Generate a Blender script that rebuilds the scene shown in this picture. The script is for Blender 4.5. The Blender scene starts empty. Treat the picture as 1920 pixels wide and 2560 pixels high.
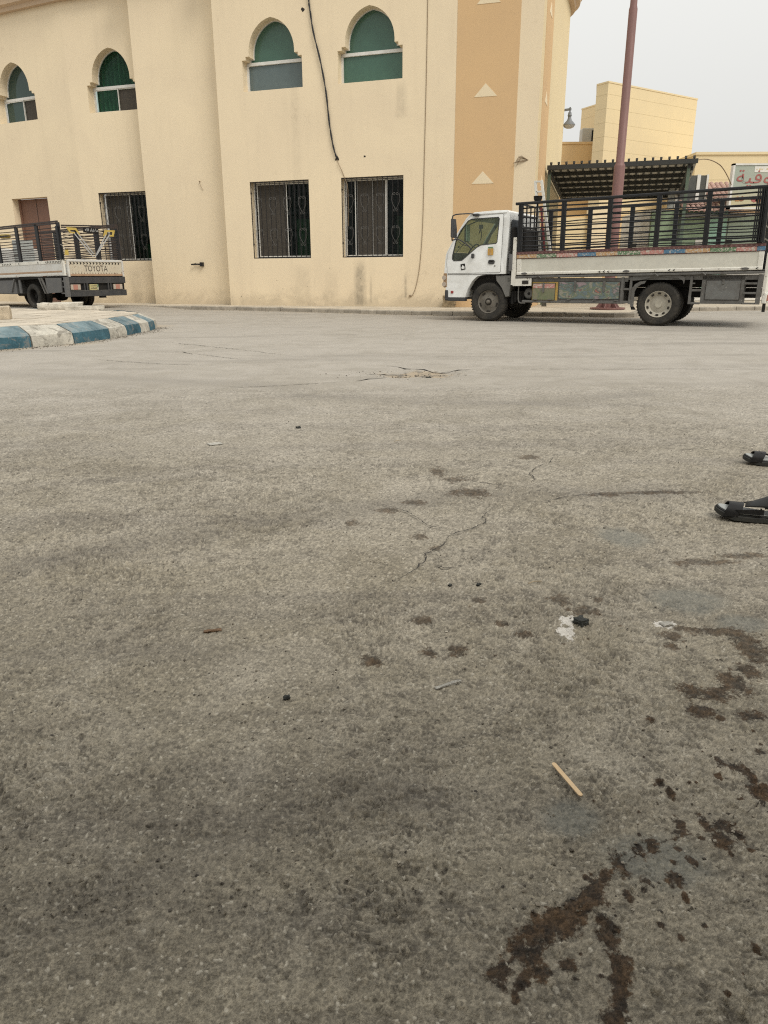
import bpy, bmesh, math, random
import numpy as np
from mathutils import Vector, Matrix
from mathutils.geometry import tessellate_polygon

random.seed(7); rng = np.random.default_rng(11)
R = math.radians
scene = bpy.context.scene
col = scene.collection

# ------------------------------------------------------------------ camera
cam_data = bpy.data.cameras.new("camera")
cam_data.sensor_fit = 'HORIZONTAL'; cam_data.sensor_width = 36.0
cam_data.lens = 36.0 * 1830.0 / 1920.0
cam_data.clip_start = 0.02; cam_data.clip_end = 4000
cam = bpy.data.objects.new("camera", cam_data); col.objects.link(cam)
_th, _ro = R(17.87), R(0.24)
_f = Vector((0, math.cos(_th), -math.sin(_th))); _u0 = Vector((0, math.sin(_th), math.cos(_th))); _r0 = Vector((1, 0, 0))
_r = _r0 * math.cos(_ro) - _u0 * math.sin(_ro); _u = _u0 * math.cos(_ro) + _r0 * math.sin(_ro)
cam.matrix_world = Matrix(((_r.x, _u.x, -_f.x, 0), (_r.y, _u.y, -_f.y, 0), (_r.z, _u.z, -_f.z, 0.9), (0, 0, 0, 1)))
scene.camera = cam

# ------------------------------------------------------------------ overcast sky
SUN_EL, SUN_AZ = R(50), R(142)          # azimuth measured clockwise from +Y
world = bpy.data.worlds.new("World"); scene.world = world; world.use_nodes = True
nt = world.node_tree; nt.nodes.clear()
def wn(t, **k):
    n = nt.nodes.new(t)
    for a, b in k.items(): setattr(n, a, b)
    return n
sky = wn('ShaderNodeTexSky', sky_type='NISHITA', sun_disc=False)
sky.sun_elevation = SUN_EL; sky.sun_rotation = SUN_AZ; sky.dust_density = 6.0; sky.air_density = 1.2
hsv = wn('ShaderNodeHueSaturation'); hsv.inputs['Saturation'].default_value = 0.12
nt.links.new(sky.outputs[0], hsv.inputs['Color'])
tc = wn('ShaderNodeTexCoord'); sep = wn('ShaderNodeSeparateXYZ'); nt.links.new(tc.outputs['Generated'], sep.inputs[0])
mr = wn('ShaderNodeMapRange'); nt.links.new(sep.outputs['Z'], mr.inputs['Value'])
mr.inputs['From Min'].default_value = 0.0; mr.inputs['From Max'].default_value = 1.0
mr.inputs['To Min'].default_value = 5.35; mr.inputs['To Max'].default_value = 11.0     # cloud layer, brighter overhead
cc = wn('ShaderNodeVectorMath', operation='SCALE'); cc.inputs[0].default_value = (1.0, 1.0, 0.965)
nt.links.new(mr.outputs[0], cc.inputs['Scale'])
mx = wn('ShaderNodeMix', data_type='RGBA'); mx.inputs['Factor'].default_value = 0.88
nt.links.new(hsv.outputs[0], mx.inputs['A']); nt.links.new(cc.outputs[0], mx.inputs['B'])
bg = wn('ShaderNodeBackground'); bg.inputs['Strength'].default_value = 0.1
nt.links.new(mx.outputs['Result'], bg.inputs['Color'])
wo = wn('ShaderNodeOutputWorld'); nt.links.new(bg.outputs[0], wo.inputs[0])

sun_d = bpy.data.lights.new("sun", 'SUN'); sun_d.energy = 1.3; sun_d.angle = R(22); sun_d.color = (1.0, 0.95, 0.87)
sun = bpy.data.objects.new("sun", sun_d); col.objects.link(sun)
_d = Vector((math.sin(SUN_AZ) * math.cos(SUN_EL), math.cos(SUN_AZ) * math.cos(SUN_EL), math.sin(SUN_EL)))
sun.rotation_euler = _d.to_track_quat('Z', 'Y').to_euler(); sun.location = (20, -10, 30)

scene.view_settings.view_transform = 'Standard'; scene.view_settings.look = 'None'
scene.view_settings.exposure = 0.42; scene.view_settings.gamma = 1.0
try: scene.view_settings.use_curve_mapping = False
except Exception: pass
scene.render.engine = 'CYCLES'
scene.cycles.use_denoising = False
scene.cycles.denoising_prefilter = 'ACCURATE'
scene.cycles.pixel_filter_type = 'BLACKMAN_HARRIS'; scene.cycles.filter_width = 1.15
scene.cycles.max_bounces = 6; scene.cycles.diffuse_bounces = 3; scene.cycles.glossy_bounces = 3
scene.cycles.transparent_max_bounces = 12; scene.cycles.transmission_bounces = 4

# ------------------------------------------------------------------ mesh helpers
class MB:
    def __init__(s): s.v = []; s.f = []
    def add(s, vs, fs):
        o = len(s.v); s.v += [tuple(p) for p in vs]; s.f += [tuple(i + o for i in f) for f in fs]; return s
    def box(s, x0, x1, y0, y1, z0, z1):
        return s.add([(x0,y0,z0),(x1,y0,z0),(x1,y1,z0),(x0,y1,z0),(x0,y0,z1),(x1,y0,z1),(x1,y1,z1),(x0,y1,z1)],
                     [(0,3,2,1),(4,5,6,7),(0,1,5,4),(1,2,6,5),(2,3,7,6),(3,0,4,7)])
    def bar(s, a, b, w, h, up=(0, 0, 1)):
        a, b = Vector(a), Vector(b); d = (b - a).normalized(); up = Vector(up)
        if abs(d.dot(up)) > 0.95: up = Vector((0, 1, 0))
        sd = d.cross(up).normalized(); up = sd.cross(d).normalized()
        q = []
        for p in (a, b):
            for i, j in ((-1,-1),(1,-1),(1,1),(-1,1)): q.append(p + sd * (i * w / 2) + up * (j * h / 2))
        return s.add(q, [(0,3,2,1),(4,5,6,7),(0,1,5,4),(1,2,6,5),(2,3,7,6),(3,0,4,7)])
    def tube(s, pts, r, n=6, cap=True):
        pts = [Vector(p) for p in pts]; m = len(pts); rs = r if hasattr(r, '__len__') else [r] * m
        ref = Vector((0, 0, 1)); vs = []
        d0 = (pts[1] - pts[0]).normalized()
        if abs(d0.dot(ref)) > 0.9: ref = Vector((0, 1, 0))
        for i, p in enumerate(pts):
            d = (pts[min(i+1, m-1)] - pts[max(i-1, 0)]).normalized()
            a = d.cross(ref).normalized(); b = a.cross(d).normalized(); ref = b
            for k in range(n):
                t = 2 * math.pi * k / n; vs.append(p + (a * math.cos(t) + b * math.sin(t)) * rs[i])
        fs = []
        for i in range(m - 1):
            for k in range(n):
                k2 = (k + 1) % n; fs.append((i*n+k, i*n+k2, (i+1)*n+k2, (i+1)*n+k))
        if cap: fs += [tuple(range(n))[::-1], tuple((m-1)*n + k for k in range(n))]
        return s.add(vs, fs)
    def prism(s, poly, y0, y1, plane='xz'):
        n = len(poly)
        if plane == 'xz': vs = [(x, y0, z) for x, z in poly] + [(x, y1, z) for x, z in poly]
        elif plane == 'yz': vs = [(y0, a, b) for a, b in poly] + [(y1, a, b) for a, b in poly]
        else: vs = [(a, b, y0) for a, b in poly] + [(a, b, y1) for a, b in poly]
        return s.add(vs, [tuple(range(n)), tuple(range(2*n-1, n-1, -1))] + [((i+1) % n, i, n+i, n+(i+1) % n) for i in range(n)])
    def lathe(s, prof, c, axis='y', n=32):
        vs = []; m = len(prof)
        for r, h in prof:
            for k in range(n):
                t = 2 * math.pi * k / n; a, b = r * math.cos(t), r * math.sin(t)
                vs.append({'y': (c[0]+a, c[1]+h, c[2]+b), 'x': (c[0]+h, c[1]+a, c[2]+b), 'z': (c[0]+a, c[1]+b, c[2]+h)}[axis])
        fs = []
        for i in range(m - 1):
            for k in range(n):
                k2 = (k+1) % n; fs.append((i*n+k, i*n+k2, (i+1)*n+k2, (i+1)*n+k))
        return s.add(vs, fs)
    def mesh(s, name):
        me = bpy.data.meshes.new(name); me.from_pydata(s.v, [], s.f); me.update()
        bm = bmesh.new(); bm.from_mesh(me); bmesh.ops.recalc_face_normals(bm, faces=bm.faces); bm.to_mesh(me); bm.free(); me.validate()
        return me
    def build(s, name, mat, parent=None, smooth=None, bevel=0, seg=1, loc=None, rot=None):
        me = s.mesh(name)
        return link(name, me, mat, parent, smooth, bevel, seg, loc, rot)

def link(name, me, mat, parent=None, smooth=None, bevel=0, seg=1, loc=None, rot=None):
    if mat and not me.materials: me.materials.append(mat)
    if smooth is not None:
        me.shade_smooth(); me.set_sharp_from_angle(angle=R(smooth))
    o = bpy.data.objects.new(name, me); col.objects.link(o)
    if parent: o.parent = parent
    if loc: o.location = loc
    if rot: o.rotation_euler = rot
    if bevel:
        b = o.modifiers.new('bevel', 'BEVEL'); b.width = bevel; b.segments = seg; b.limit_method = 'ANGLE'; b.angle_limit = R(35)
    return o

def empty(name, loc=(0, 0, 0), rz=0.0, parent=None):
    o = bpy.data.objects.new(name, None); col.objects.link(o); o.location = loc; o.rotation_euler = (0, 0, rz); o.empty_display_size = 0.2
    if parent: o.parent = parent
    return o
def tag(o, label=None, cat=None, group=None, kind=None):
    if label: o['label'] = label
    if cat: o['category'] = cat
    if group: o['group'] = group
    if kind: o['kind'] = kind
    return o
def copy_tree(o, parent=None):
    c = o.copy(); col.objects.link(c); c.parent = parent
    for ch in list(o.children): copy_tree(ch, c)
    return c

# ------------------------------------------------------------------ materials
def newmat(name):
    m = bpy.data.materials.new(name); m.use_nodes = True; t = m.node_tree
    p = t.nodes['Principled BSDF']; return m, t, p
def N(t, typ, **k):
    n = t.nodes.new(typ)
    for a, b in k.items(): setattr(n, a, b)
    return n
def L(t, a, b): t.links.new(a, b)
def noise(t, vec, scale, detail=4, rough=0.55, dist=0.0):
    n = N(t, 'ShaderNodeTexNoise'); n.inputs['Scale'].default_value = scale; n.inputs['Detail'].default_value = detail
    n.inputs['Roughness'].default_value = rough; n.inputs['Distortion'].default_value = dist
    if vec is not None: L(t, vec, n.inputs['Vector'])
    return n.outputs['Fac']
def rng_map(t, v, a, b, c=0.0, d=1.0, smooth=False):
    n = N(t, 'ShaderNodeMapRange'); n.interpolation_type = 'SMOOTHSTEP' if smooth else 'LINEAR'; L(t, v, n.inputs['Value'])
    for k, x in zip(('From Min', 'From Max', 'To Min', 'To Max'), (a, b, c, d)): n.inputs[k].default_value = x
    return n.outputs[0]
def math_(t, op, a, b=None):
    n = N(t, 'ShaderNodeMath', operation=op)
    for i, x in enumerate((a, b)):
        if x is None: continue
        if isinstance(x, (int, float)): n.inputs[i].default_value = x
        else: L(t, x, n.inputs[i])
    return n.outputs[0]
def mixc(t, f, a, b, blend='MIX'):
    n = N(t, 'ShaderNodeMix', data_type='RGBA', blend_type=blend)
    for k, x in (('Factor', f), ('A', a), ('B', b)):
        s = [i for i in n.inputs if i.name == k and (i.type == 'RGBA' if k != 'Factor' else i.type == 'VALUE')][0]
        if isinstance(x, (int, float)): s.default_value = x
        elif isinstance(x, tuple): s.default_value = (*x[:3], 1)
        else: L(t, x, s)
    return [o for o in n.outputs if o.type == 'RGBA'][0]
def coords(t, kind='Object', scale=None):
    c = N(t, 'ShaderNodeTexCoord').outputs[kind]
    if scale:
        mp = N(t, 'ShaderNodeMapping'); mp.inputs['Scale'].default_value = scale; L(t, c, mp.inputs['Vector']); c = mp.outputs[0]
    return c
def bump(t, p, h, strength=0.3, dist=0.01):
    b = N(t, 'ShaderNodeBump'); b.inputs['Strength'].default_value = strength; b.inputs['Distance'].default_value = dist
    L(t, h, b.inputs['Height']); L(t, b.outputs[0], p.inputs['Normal'])

def paint(name, c, rough=0.5, dirt=(0.12, 0.10, 0.08), amount=0.3, scale=3.0, metal=0.0, chips=None, chip_amt=0.0, spec=0.5, bumpy=0.0, streak=False):
    m, t, p = newmat(name)
    co = coords(t); cs = coords(t, 'Object', (scale * 2.2, scale * 2.2, scale * 0.35)) if streak else co
    n1 = noise(t, cs, 1.0 if streak else scale, 6, 0.65, 0.4); n2 = noise(t, co, scale * 9, 4, 0.6)
    f = rng_map(t, math_(t, 'ADD', math_(t, 'MULTIPLY', n1, 0.7), math_(t, 'MULTIPLY', n2, 0.3)), 0.42, 0.72, 0.0, amount)
    cl = mixc(t, f, c, dirt)
    v = rng_map(t, n2, 0.3, 0.7, 0.9, 1.08); cl = mixc(t, 1.0, cl, v, 'MULTIPLY')
    if chips:
        n3 = noise(t, co, scale * 4.5, 7, 0.7, 0.8)
        cl = mixc(t, rng_map(t, n3, 0.62 - chip_amt, 0.66 - chip_amt), cl, chips)
    L(t, cl, p.inputs['Base Color'])
    L(t, rng_map(t, n1, 0.3, 0.7, max(0.05, rough - 0.1), min(1, rough + 0.15)), p.inputs['Roughness'])
    p.inputs['Metallic'].default_value = metal; p.inputs['Specular IOR Level'].default_value = spec
    if bumpy: bump(t, p, n2, bumpy, 0.004)
    return m
def plain(name, c, rough=0.6, metal=0.0, spec=0.5):
    return paint(name, c, rough, tuple(x * 0.55 for x in c), 0.35, 5.0, metal, spec=spec)
def glass(name, tint=(0.6, 0.66, 0.62), opacity=0.2, dark=(0.02, 0.025, 0.022), rough=0.03):
    m, t, p = newmat(name)
    p.inputs['Base Color'].default_value = (*dark, 1); p.inputs['Roughness'].default_value = rough
    p.inputs['Specular IOR Level'].default_value = 0.5
    tr = N(t, 'ShaderNodeBsdfTransparent'); tr.inputs[0].default_value = (*tint, 1)
    lw = N(t, 'ShaderNodeFresnel'); lw.inputs['IOR'].default_value = 1.5
    nz = noise(t, coords(t), 4, 5)
    f = math_(t, 'MINIMUM', math_(t, 'ADD', math_(t, 'MULTIPLY', lw.outputs[0], 1.0), rng_map(t, nz, 0.3, 0.8, opacity * 0.6, opacity * 1.5)), 1.0)
    ms = N(t, 'ShaderNodeMixShader'); L(t, f, ms.inputs[0]); L(t, tr.outputs[0], ms.inputs[1]); L(t, p.outputs[0], ms.inputs[2])
    L(t, ms.outputs[0], t.nodes['Material Output'].inputs[0])
    return m

def stucco(name, c, c2, stains=(), base_dirt=0.0):
    """rendered wall; stains = (x, halfwidth, z_low, z_top, strength) streaks in the wall's own coordinates"""
    m, t, p = newmat(name)
    co = coords(t); sep = N(t, 'ShaderNodeSeparateXYZ'); L(t, co, sep.inputs[0])
    big = noise(t, co, 0.55, 5, 0.6, 0.5); st = noise(t, coords(t, 'Object', (2.6, 2.6, 0.22)), 1.6, 6, 0.62, 0.3); fine = noise(t, co, 60, 4, 0.7)
    cl = mixc(t, rng_map(t, big, 0.35, 0.66, 0, 0.85), c, c2)
    cl = mixc(t, rng_map(t, st, 0.52, 0.8, 0, 0.15), cl, tuple(x * 0.62 for x in c2))
    blot = noise(t, co, 5.0, 6, 0.7, 0.6)
    cl = mixc(t, rng_map(t, blot, 0.62, 0.80, 0, 0.10), cl, tuple(x * 0.7 for x in c2))
    specks = noise(t, co, 26, 2, 0.5)
    cl = mixc(t, rng_map(t, specks, 0.785, 0.81, 0, 0.45), cl, (0.16, 0.11, 0.07))
    if base_dirt:
        d = math_(t, 'ADD', sep.outputs['Z'], math_(t, 'MULTIPLY', noise(t, co, 2.2, 6, 0.7, 0.6), -1.3))
        cl = mixc(t, rng_map(t, d, -0.62, -0.05, base_dirt, 0.0, True), cl, (0.22, 0.18, 0.13))
    for (x, hw, z0, z1, s) in stains:
        wob = math_(t, 'ADD', math_(t, 'ABSOLUTE', math_(t, 'SUBTRACT', sep.outputs['X'], x)), math_(t, 'MULTIPLY', math_(t, 'SUBTRACT', st, 0.5), hw * 1.6))
        fx = rng_map(t, wob, hw * 0.25, hw, 1.0, 0.0, True)
        fz = math_(t, 'MULTIPLY', rng_map(t, sep.outputs['Z'], z0, z0 + 0.12, 0, 1, True), rng_map(t, sep.outputs['Z'], z1 - 0.35, z1, 1, 0, True))
        f = math_(t, 'MULTIPLY', math_(t, 'MULTIPLY', fx, fz), rng_map(t, blot, 0.3, 0.62, 0.3, 1.0))
        cl = mixc(t, math_(t, 'MULTIPLY', f, s), cl, (0.13, 0.115, 0.09))
    # hairline plaster cracks
    vo = N(t, 'ShaderNodeTexVoronoi', feature='DISTANCE_TO_EDGE'); vo.inputs['Scale'].default_value = 0.55
    wv = N(t, 'ShaderNodeVectorMath', operation='ADD'); L(t, co, wv.inputs[0])
    nn = N(t, 'ShaderNodeTexNoise'); nn.inputs['Scale'].default_value = 2.5; nn.inputs['Detail'].default_value = 5; L(t, co, nn.inputs['Vector'])
    sc = N(t, 'ShaderNodeVectorMath', operation='SCALE'); sc.inputs['Scale'].default_value = 0.7; L(t, nn.outputs['Color'], sc.inputs[0]); L(t, sc.outputs[0], wv.inputs[1]); L(t, wv.outputs[0], vo.inputs['Vector'])
    cr = math_(t, 'MULTIPLY', rng_map(t, vo.outputs['Distance'], 0.0, 0.007, 1.0, 0.0), rng_map(t, big, 0.56, 0.64, 0, 0.16))
    cl = mixc(t, cr, cl, (0.22, 0.16, 0.10))
    L(t, cl, p.inputs['Base Color']); p.inputs['Roughness'].default_value = 0.9; p.inputs['Specular IOR Level'].default_value = 0.2
    bump(t, p, math_(t, 'ADD', fine, math_(t, 'MULTIPLY', blot, 0.6)), 0.25, 0.006)
    return m

def concrete(name, c, scale=6.0, contrast=0.5, b=0.5, worn=None, worn_at=0.6, dust=None):
    m, t, p = newmat(name); co = coords(t)
    n1 = noise(t, co, scale, 7, 0.68, 0.3); n2 = noise(t, co, scale * 8, 5, 0.7)
    cl = mixc(t, rng_map(t, n1, 0.3, 0.72), tuple(x * (1 - contrast * 0.5) for x in c), tuple(min(1, x * (1 + contrast * 0.35)) for x in c))
    cl = mixc(t, 1.0, cl, rng_map(t, n2, 0.3, 0.7, 0.78, 1.15), 'MULTIPLY')
    if worn:
        n3 = noise(t, co, scale * 1.6, 8, 0.72, 0.9)
        cl = mixc(t, rng_map(t, n3, worn_at, worn_at + 0.07), cl, worn)
    if dust:          # settled dust lies on the upper faces
        gn = N(t, 'ShaderNodeSeparateXYZ'); L(t, N(t, 'ShaderNodeNewGeometry').outputs['Normal'], gn.inputs[0])
        cl = mixc(t, math_(t, 'MULTIPLY', rng_map(t, gn.outputs['Z'], 0.4, 0.9), rng_map(t, n1, 0.3, 0.65, 0.12, 0.5)), cl, dust)
    info = N(t, 'ShaderNodeObjectInfo'); cl = mixc(t, 1.0, cl, rng_map(t, info.outputs['Random'], 0, 1, 0.9, 1.08), 'MULTIPLY')
    L(t, cl, p.inputs['Base Color']); p.inputs['Roughness'].default_value = 0.92; p.inputs['Specular IOR Level'].default_value = 0.25
    bump(t, p, math_(t, 'ADD', n2, n1), b, 0.008)
    return m

M = {}
CREAM, CREAM2 = (0.80, 0.672, 0.475), (0.745, 0.622, 0.445)
M['stucco_front'] = stucco('stucco_front', CREAM, CREAM2, [(4.08, 0.22, 0.05, 1.40, 0.55), (4.40, 0.06, 0.12, 1.0, 0.35), (5.40, 0.07, 0.25, 1.05, 0.5), (2.3, 0.35, 0.05, 1.3, 0.16), (3.2, 0.3, 0.05, 1.2, 0.12), (5.25, 0.18, 4.7, 5.7, 0.2), (2.3, 0.2, 2.9, 6.5, 0.10)], 0.34)
M['stucco_side'] = stucco('stucco_side', CREAM, CREAM2, [(-3.9, 0.3, 0.05, 1.3, 0.2)], 0.3)
M['orange'] = stucco('orange_render', (0.65, 0.445, 0.24), (0.61, 0.42, 0.235))
M['triangle'] = stucco('pale_triangle', (0.78, 0.66, 0.46), (0.74, 0.62, 0.43))
M['cornice'] = stucco('cornice_render', (0.62, 0.46, 0.31), (0.50, 0.38, 0.27))
M['far_yellow'] = stucco('far_yellow', (0.73, 0.60, 0.375), (0.69, 0.57, 0.365))
M['far_tan'] = stucco('far_tan', (0.66, 0.46, 0.23), (0.62, 0.44, 0.24))
M['joint'] = plain('panel_joint', (0.62, 0.51, 0.31), 0.9)
M['alu'] = paint('white_aluminium', (0.72, 0.71, 0.67), 0.4, (0.3, 0.26, 0.2), 0.4, 4)
M['black_iron'] = paint('black_iron', (0.02, 0.019, 0.019), 0.55, (0.10, 0.08, 0.06), 0.2, 6, spec=0.25)
M['grey_iron'] = paint('grey_iron', (0.075, 0.073, 0.069), 0.5, (0.25, 0.23, 0.2), 0.4, 9)
M['screen'] = paint('insect_screen', (0.058, 0.05, 0.04), 0.85, (0.11, 0.095, 0.075), 0.5, 2.5, streak=True)
M['win_dark'] = glass('dark_window_glass', (0.32, 0.42, 0.36), 0.25, (0.012, 0.02, 0.017), 0.06)
M['win_green'] = glass('tinted_window_glass', (0.62, 0.75, 0.68), 0.10, (0.03, 0.06, 0.05), 0.08)
M['curtain'] = paint('green_curtain', (0.045, 0.17, 0.095), 0.8, (0.02, 0.08, 0.05), 0.5, 2.0)
M['flat_green'] = paint('green_film', (0.055, 0.125, 0.088), 0.2, (0.04, 0.08, 0.06), 0.4, 0.8)
M['flat_blue'] = paint('blue_grey_film', (0.105, 0.14, 0.14), 0.2, (0.08, 0.10, 0.10), 0.4, 0.8)
M['room_dark'] = plain('dark_room', (0.012, 0.014, 0.012), 0.9)
M['room_green'] = plain('green_cabinet', (0.06, 0.16, 0.07), 0.7)
M['door_brown'] = paint('brown_door', (0.19, 0.095, 0.062), 0.6, (0.12, 0.07, 0.05), 0.5, 1.5, streak=True)
M['cable'] = plain('black_cable', (0.02, 0.02, 0.02), 0.6)
M['wire_tan'] = plain('tan_wire', (0.25, 0.18, 0.11), 0.7)
M['hole'] = plain('dark_hole', (0.03, 0.025, 0.02), 0.95)
M['paving'] = concrete('paving', (0.47, 0.41, 0.32), 1.2, 0.5, 0.4)
M['kerb_grey'] = concrete('kerb_grey', (0.36, 0.32, 0.26), 5.0, 0.6, 0.6, (0.2, 0.175, 0.14), 0.60)
M['paver'] = concrete('paver', (0.52, 0.46, 0.37), 3.0, 0.5, 0.5)
M['kerb_blue'] = concrete('kerb_blue', (0.050, 0.118, 0.150), 4.0, 0.8, 0.8, (0.15, 0.165, 0.16), 0.53, (0.34, 0.38, 0.37))
M['kerb_white'] = concrete('kerb_white', (0.50, 0.47, 0.40), 4.0, 0.6, 0.7, (0.26, 0.24, 0.20), 0.52)
M['rubble'] = concrete('rubble', (0.46, 0.39, 0.29), 7.0, 0.7, 0.9, (0.22, 0.16, 0.10), 0.62)
M['slab'] = concrete('slab', (0.57, 0.53, 0.45), 6.0, 0.7, 0.9, (0.27, 0.24, 0.19), 0.58)
M['stump'] = concrete('stump', (0.30, 0.23, 0.14), 5.0, 0.8, 0.9, (0.10, 0.075, 0.05), 0.55)
M['white_plastic'] = plain('white_plastic', (0.68, 0.66, 0.6), 0.4)
# ------------------------------------------------------------------ ground
OIL= [(0.307, 0.87, 0.022, 0.017), (0.26, 0.837, 0.025, 0.022), (0.221, 0.814, 0.033, 0.018), (0.189, 0.784, 0.015, 0.022), (0.255, 0.819, 0.027, 0.016), (0.316, 0.806, 0.015, 0.026), (0.317, 0.764, 0.007, 0.022), (0.309, 0.73, 0.01, 0.018), (0.303, 0.706, 0.01, 0.013), (0.29, 0.689, 0.018, 0.012), (0.248, 0.762, 0.011, 0.011), (0.212, 0.75, 0.013, 0.012), (0.168, 0.713, 0.006, 0.011), (0.201, 0.769, 0.013, 0.01), (0.375, 0.94, 0.012, 0.023), (0.417, 0.976, 0.011, 0.015), (0.443, 0.986, 0.01, 0.018), (0.343, 0.915, 0.01, 0.011), (0.405, 0.905, 0.007, 0.011), (0.395, 0.889, 0.006, 0.007), (0.368, 0.877, 0.007, 0.012), (0.495, 0.95, 0.009, 0.01), (0.454, 0.913, 0.014, 0.014), (0.507, 1.032, 0.011, 0.017), (0.497, 1.014, 0.013, 0.009), (0.551, 1.036, 0.008, 0.027), (0.58, 1.028, 0.021, 0.023), (0.564, 0.999, 0.018, 0.022), (0.598, 1.01, 0.007, 0.015), (0.565, 0.972, 0.004, 0.01), (0.651, 1.204, 0.009, 0.019), (0.675, 1.19, 0.018, 0.019), (0.688, 1.167, 0.012, 0.023), (0.629, 1.16, 0.006, 0.008), (0.509, 1.135, 0.011, 0.009), (0.519, 1.117, 0.007, 0.013), (0.685, 1.119, 0.02, 0.026), (0.676, 1.09, 0.008, 0.012), (0.746, 1.235, 0.012, 0.01), (0.568, 1.353, 0.008, 0.01), (0.674, 1.361, 0.013, 0.018), (0.715, 1.349, 0.01, 0.011), (0.794, 1.349, 0.016, 0.011), (0.289, 0.745, 0.005, 0.004), (0.339, 0.853, 0.003, 0.003), (0.338, 0.842, 0.003, 0.003), (0.4, 0.826, 0.006, 0.007), (0.455, 0.878, 0.004, 0.009), (0.313, 0.912, 0.006, 0.006), (0.324, 0.894, 0.005, 0.006), (0.369, 3.057, 0.079, 0.057), (0.259, 3.415, 0.031, 0.091), (0.333, 3.271, 0.06, 0.046), (0.751, 3.698, 0.047, 0.046), (0.125, 2.907, 0.043, 0.037), (0.016, 2.803, 0.042, 0.035), (-0.124, 2.642, 0.03, 0.031), (0.127, 2.493, 0.028, 0.034), (0.18, 2.36, 0.024, 0.025), (0.273, 1.954, 0.023, 0.022), (0.51, 1.943, 0.03, 0.036), (0.569, 1.881, 0.04, 0.026), (0.103, 1.828, 0.025, 0.023), (0.322, 1.802, 0.018, 0.016), (0.372, 1.733, 0.024, 0.018), (0.187, 1.657, 0.023, 0.028), (0.114, 1.644, 0.02, 0.024), (-0.036, 1.606, 0.029, 0.023), (0.625, 1.951, 0.015, 0.014), (0.962, 3.028, 0.067, 0.032), (1.204, 3.045, 0.168, 0.024), (1.205, 2.299, 0.078, 0.024), (1.041, 2.242, 0.102, 0.028), (0.752, 1.723, 0.027, 0.029), (0.696, 1.447, 0.026, 0.033), (0.81, 1.49, 0.03, 0.047), (0.867, 1.549, 0.025, 0.037), (0.929, 1.651, 0.039, 0.07), (0.929, 1.707, 0.04, 0.036), (0.738, 1.436, 0.041, 0.022), (0.887, 1.751, 0.069, 0.023), (0.683, 1.374, 0.034, 0.03), (0.731, 1.666, 0.017, 0.021), (0.781, 1.354, 0.033, 0.02)]
PALE= [(0.882, 1.948, 0.091, 0.074), (0.97, 1.796, 0.056, 0.048), (0.43, 0.956, 0.075, 0.051), (0.86, 2.484, 0.075, 0.085), (0.327, 1.045, 0.043, 0.043)]
WHITE= [(0.497, 1.808, 0.016, 0.032), (0.479, 1.747, 0.018, 0.033), (0.517, 1.832, 0.01, 0.016), (0.753, 1.79, 0.021, 0.019), (0.782, 1.801, 0.01, 0.013)]
CR= [[(0.899, 3.724), (0.835, 3.585), (0.749, 3.482), (0.693, 3.359), (0.695, 3.243), (0.597, 3.128)], [(0.452, 2.849), (0.385, 2.698), (0.387, 2.635), (0.324, 2.561), (0.24, 2.491), (0.204, 2.385), (0.14, 2.299), (0.133, 2.24), (0.087, 2.152), (0.028, 2.08), (-0.024, 2.013), (-0.027, 1.957)], [(0.545, 2.894), (0.667, 2.907), (0.758, 2.973), (0.854, 3.003), (1.021, 3.039), (1.204, 3.045), (1.367, 3.03)], [(0.148, 2.218), (0.197, 2.184), (0.248, 2.194)]]
CR2= [[(-3.143, 10.849), (-2.762, 10.455), (-2.435, 10.203), (-2.048, 9.851), (-1.624, 9.443), (-1.116, 8.88)], [(-2.335, 9.158), (-1.918, 8.759), (-1.595, 8.475)], [(-2.677, 9.413), (-2.505, 9.357), (-2.311, 9.064)]]
CR3= [[(0.048, 7.812), (0.162, 7.685), (0.233, 7.526), (0.39, 7.497), (0.501, 7.366), (0.659, 7.397), (0.798, 7.415), (0.944, 7.478)], [(-0.168, 7.102), (-0.08, 7.134), (0.009, 7.273), (0.145, 7.341), (0.235, 7.301)], [(-0.24, 6.653), (-0.126, 6.76), (-0.026, 6.845), (0.111, 6.873)]]
_r = random.Random(3)
for (cx_, cy_, sx_, sy_, n_) in ((.40, .80, .14, .08, 26), (.62, .98, .13, .09, 34), (.80, 1.2, .10, .12, 24), (1.0, 1.62, .16, .16, 18), (.45, 1.9, .3, .25, 12)):
    for _ in range(n_):
        q = _r.uniform(.0018, .006); OIL.append((_r.gauss(cx_, sx_), _r.gauss(cy_, sy_), q, q*_r.uniform(.7, 1.6)))
STROKES = [([(0.326, 0.9), (0.307, 0.871), (0.26, 0.837), (0.221, 0.814), (0.189, 0.784), (0.154, 0.748)], 0.015), ([(0.314, 0.838), (0.326, 0.817), (0.324, 0.783), (0.313, 0.739), (0.307, 0.706), (0.286, 0.676)], 0.011), ([(0.789, 1.764), (0.887, 1.752), (0.948, 1.693), (0.894, 1.586), (0.815, 1.491), (0.704, 1.426)], 0.015), ([(0.713, 1.12), (0.638, 1.063), (0.573, 1.014), (0.527, 1.015), (0.443, 0.986), (0.375, 0.94), (0.343, 0.914)], 0.005), ([(0.257, 0.845), (0.202, 0.772), (0.178, 0.73)], 0.009), ([(0.974, 2.278), (1.063, 2.266), (1.199, 2.301), (1.314, 2.33)], 0.009), ([(0.72, 3.005), (0.894, 3.014), (1.109, 3.042), (1.284, 3.045)], 0.009), ([(0.299, 3.085), (0.37, 3.059), (0.446, 3.07)], 0.014), ([(0.516, 1.895), (0.577, 1.89)], 0.01), ([(0.488, 1.95), (0.521, 1.941)], 0.012)]
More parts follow.
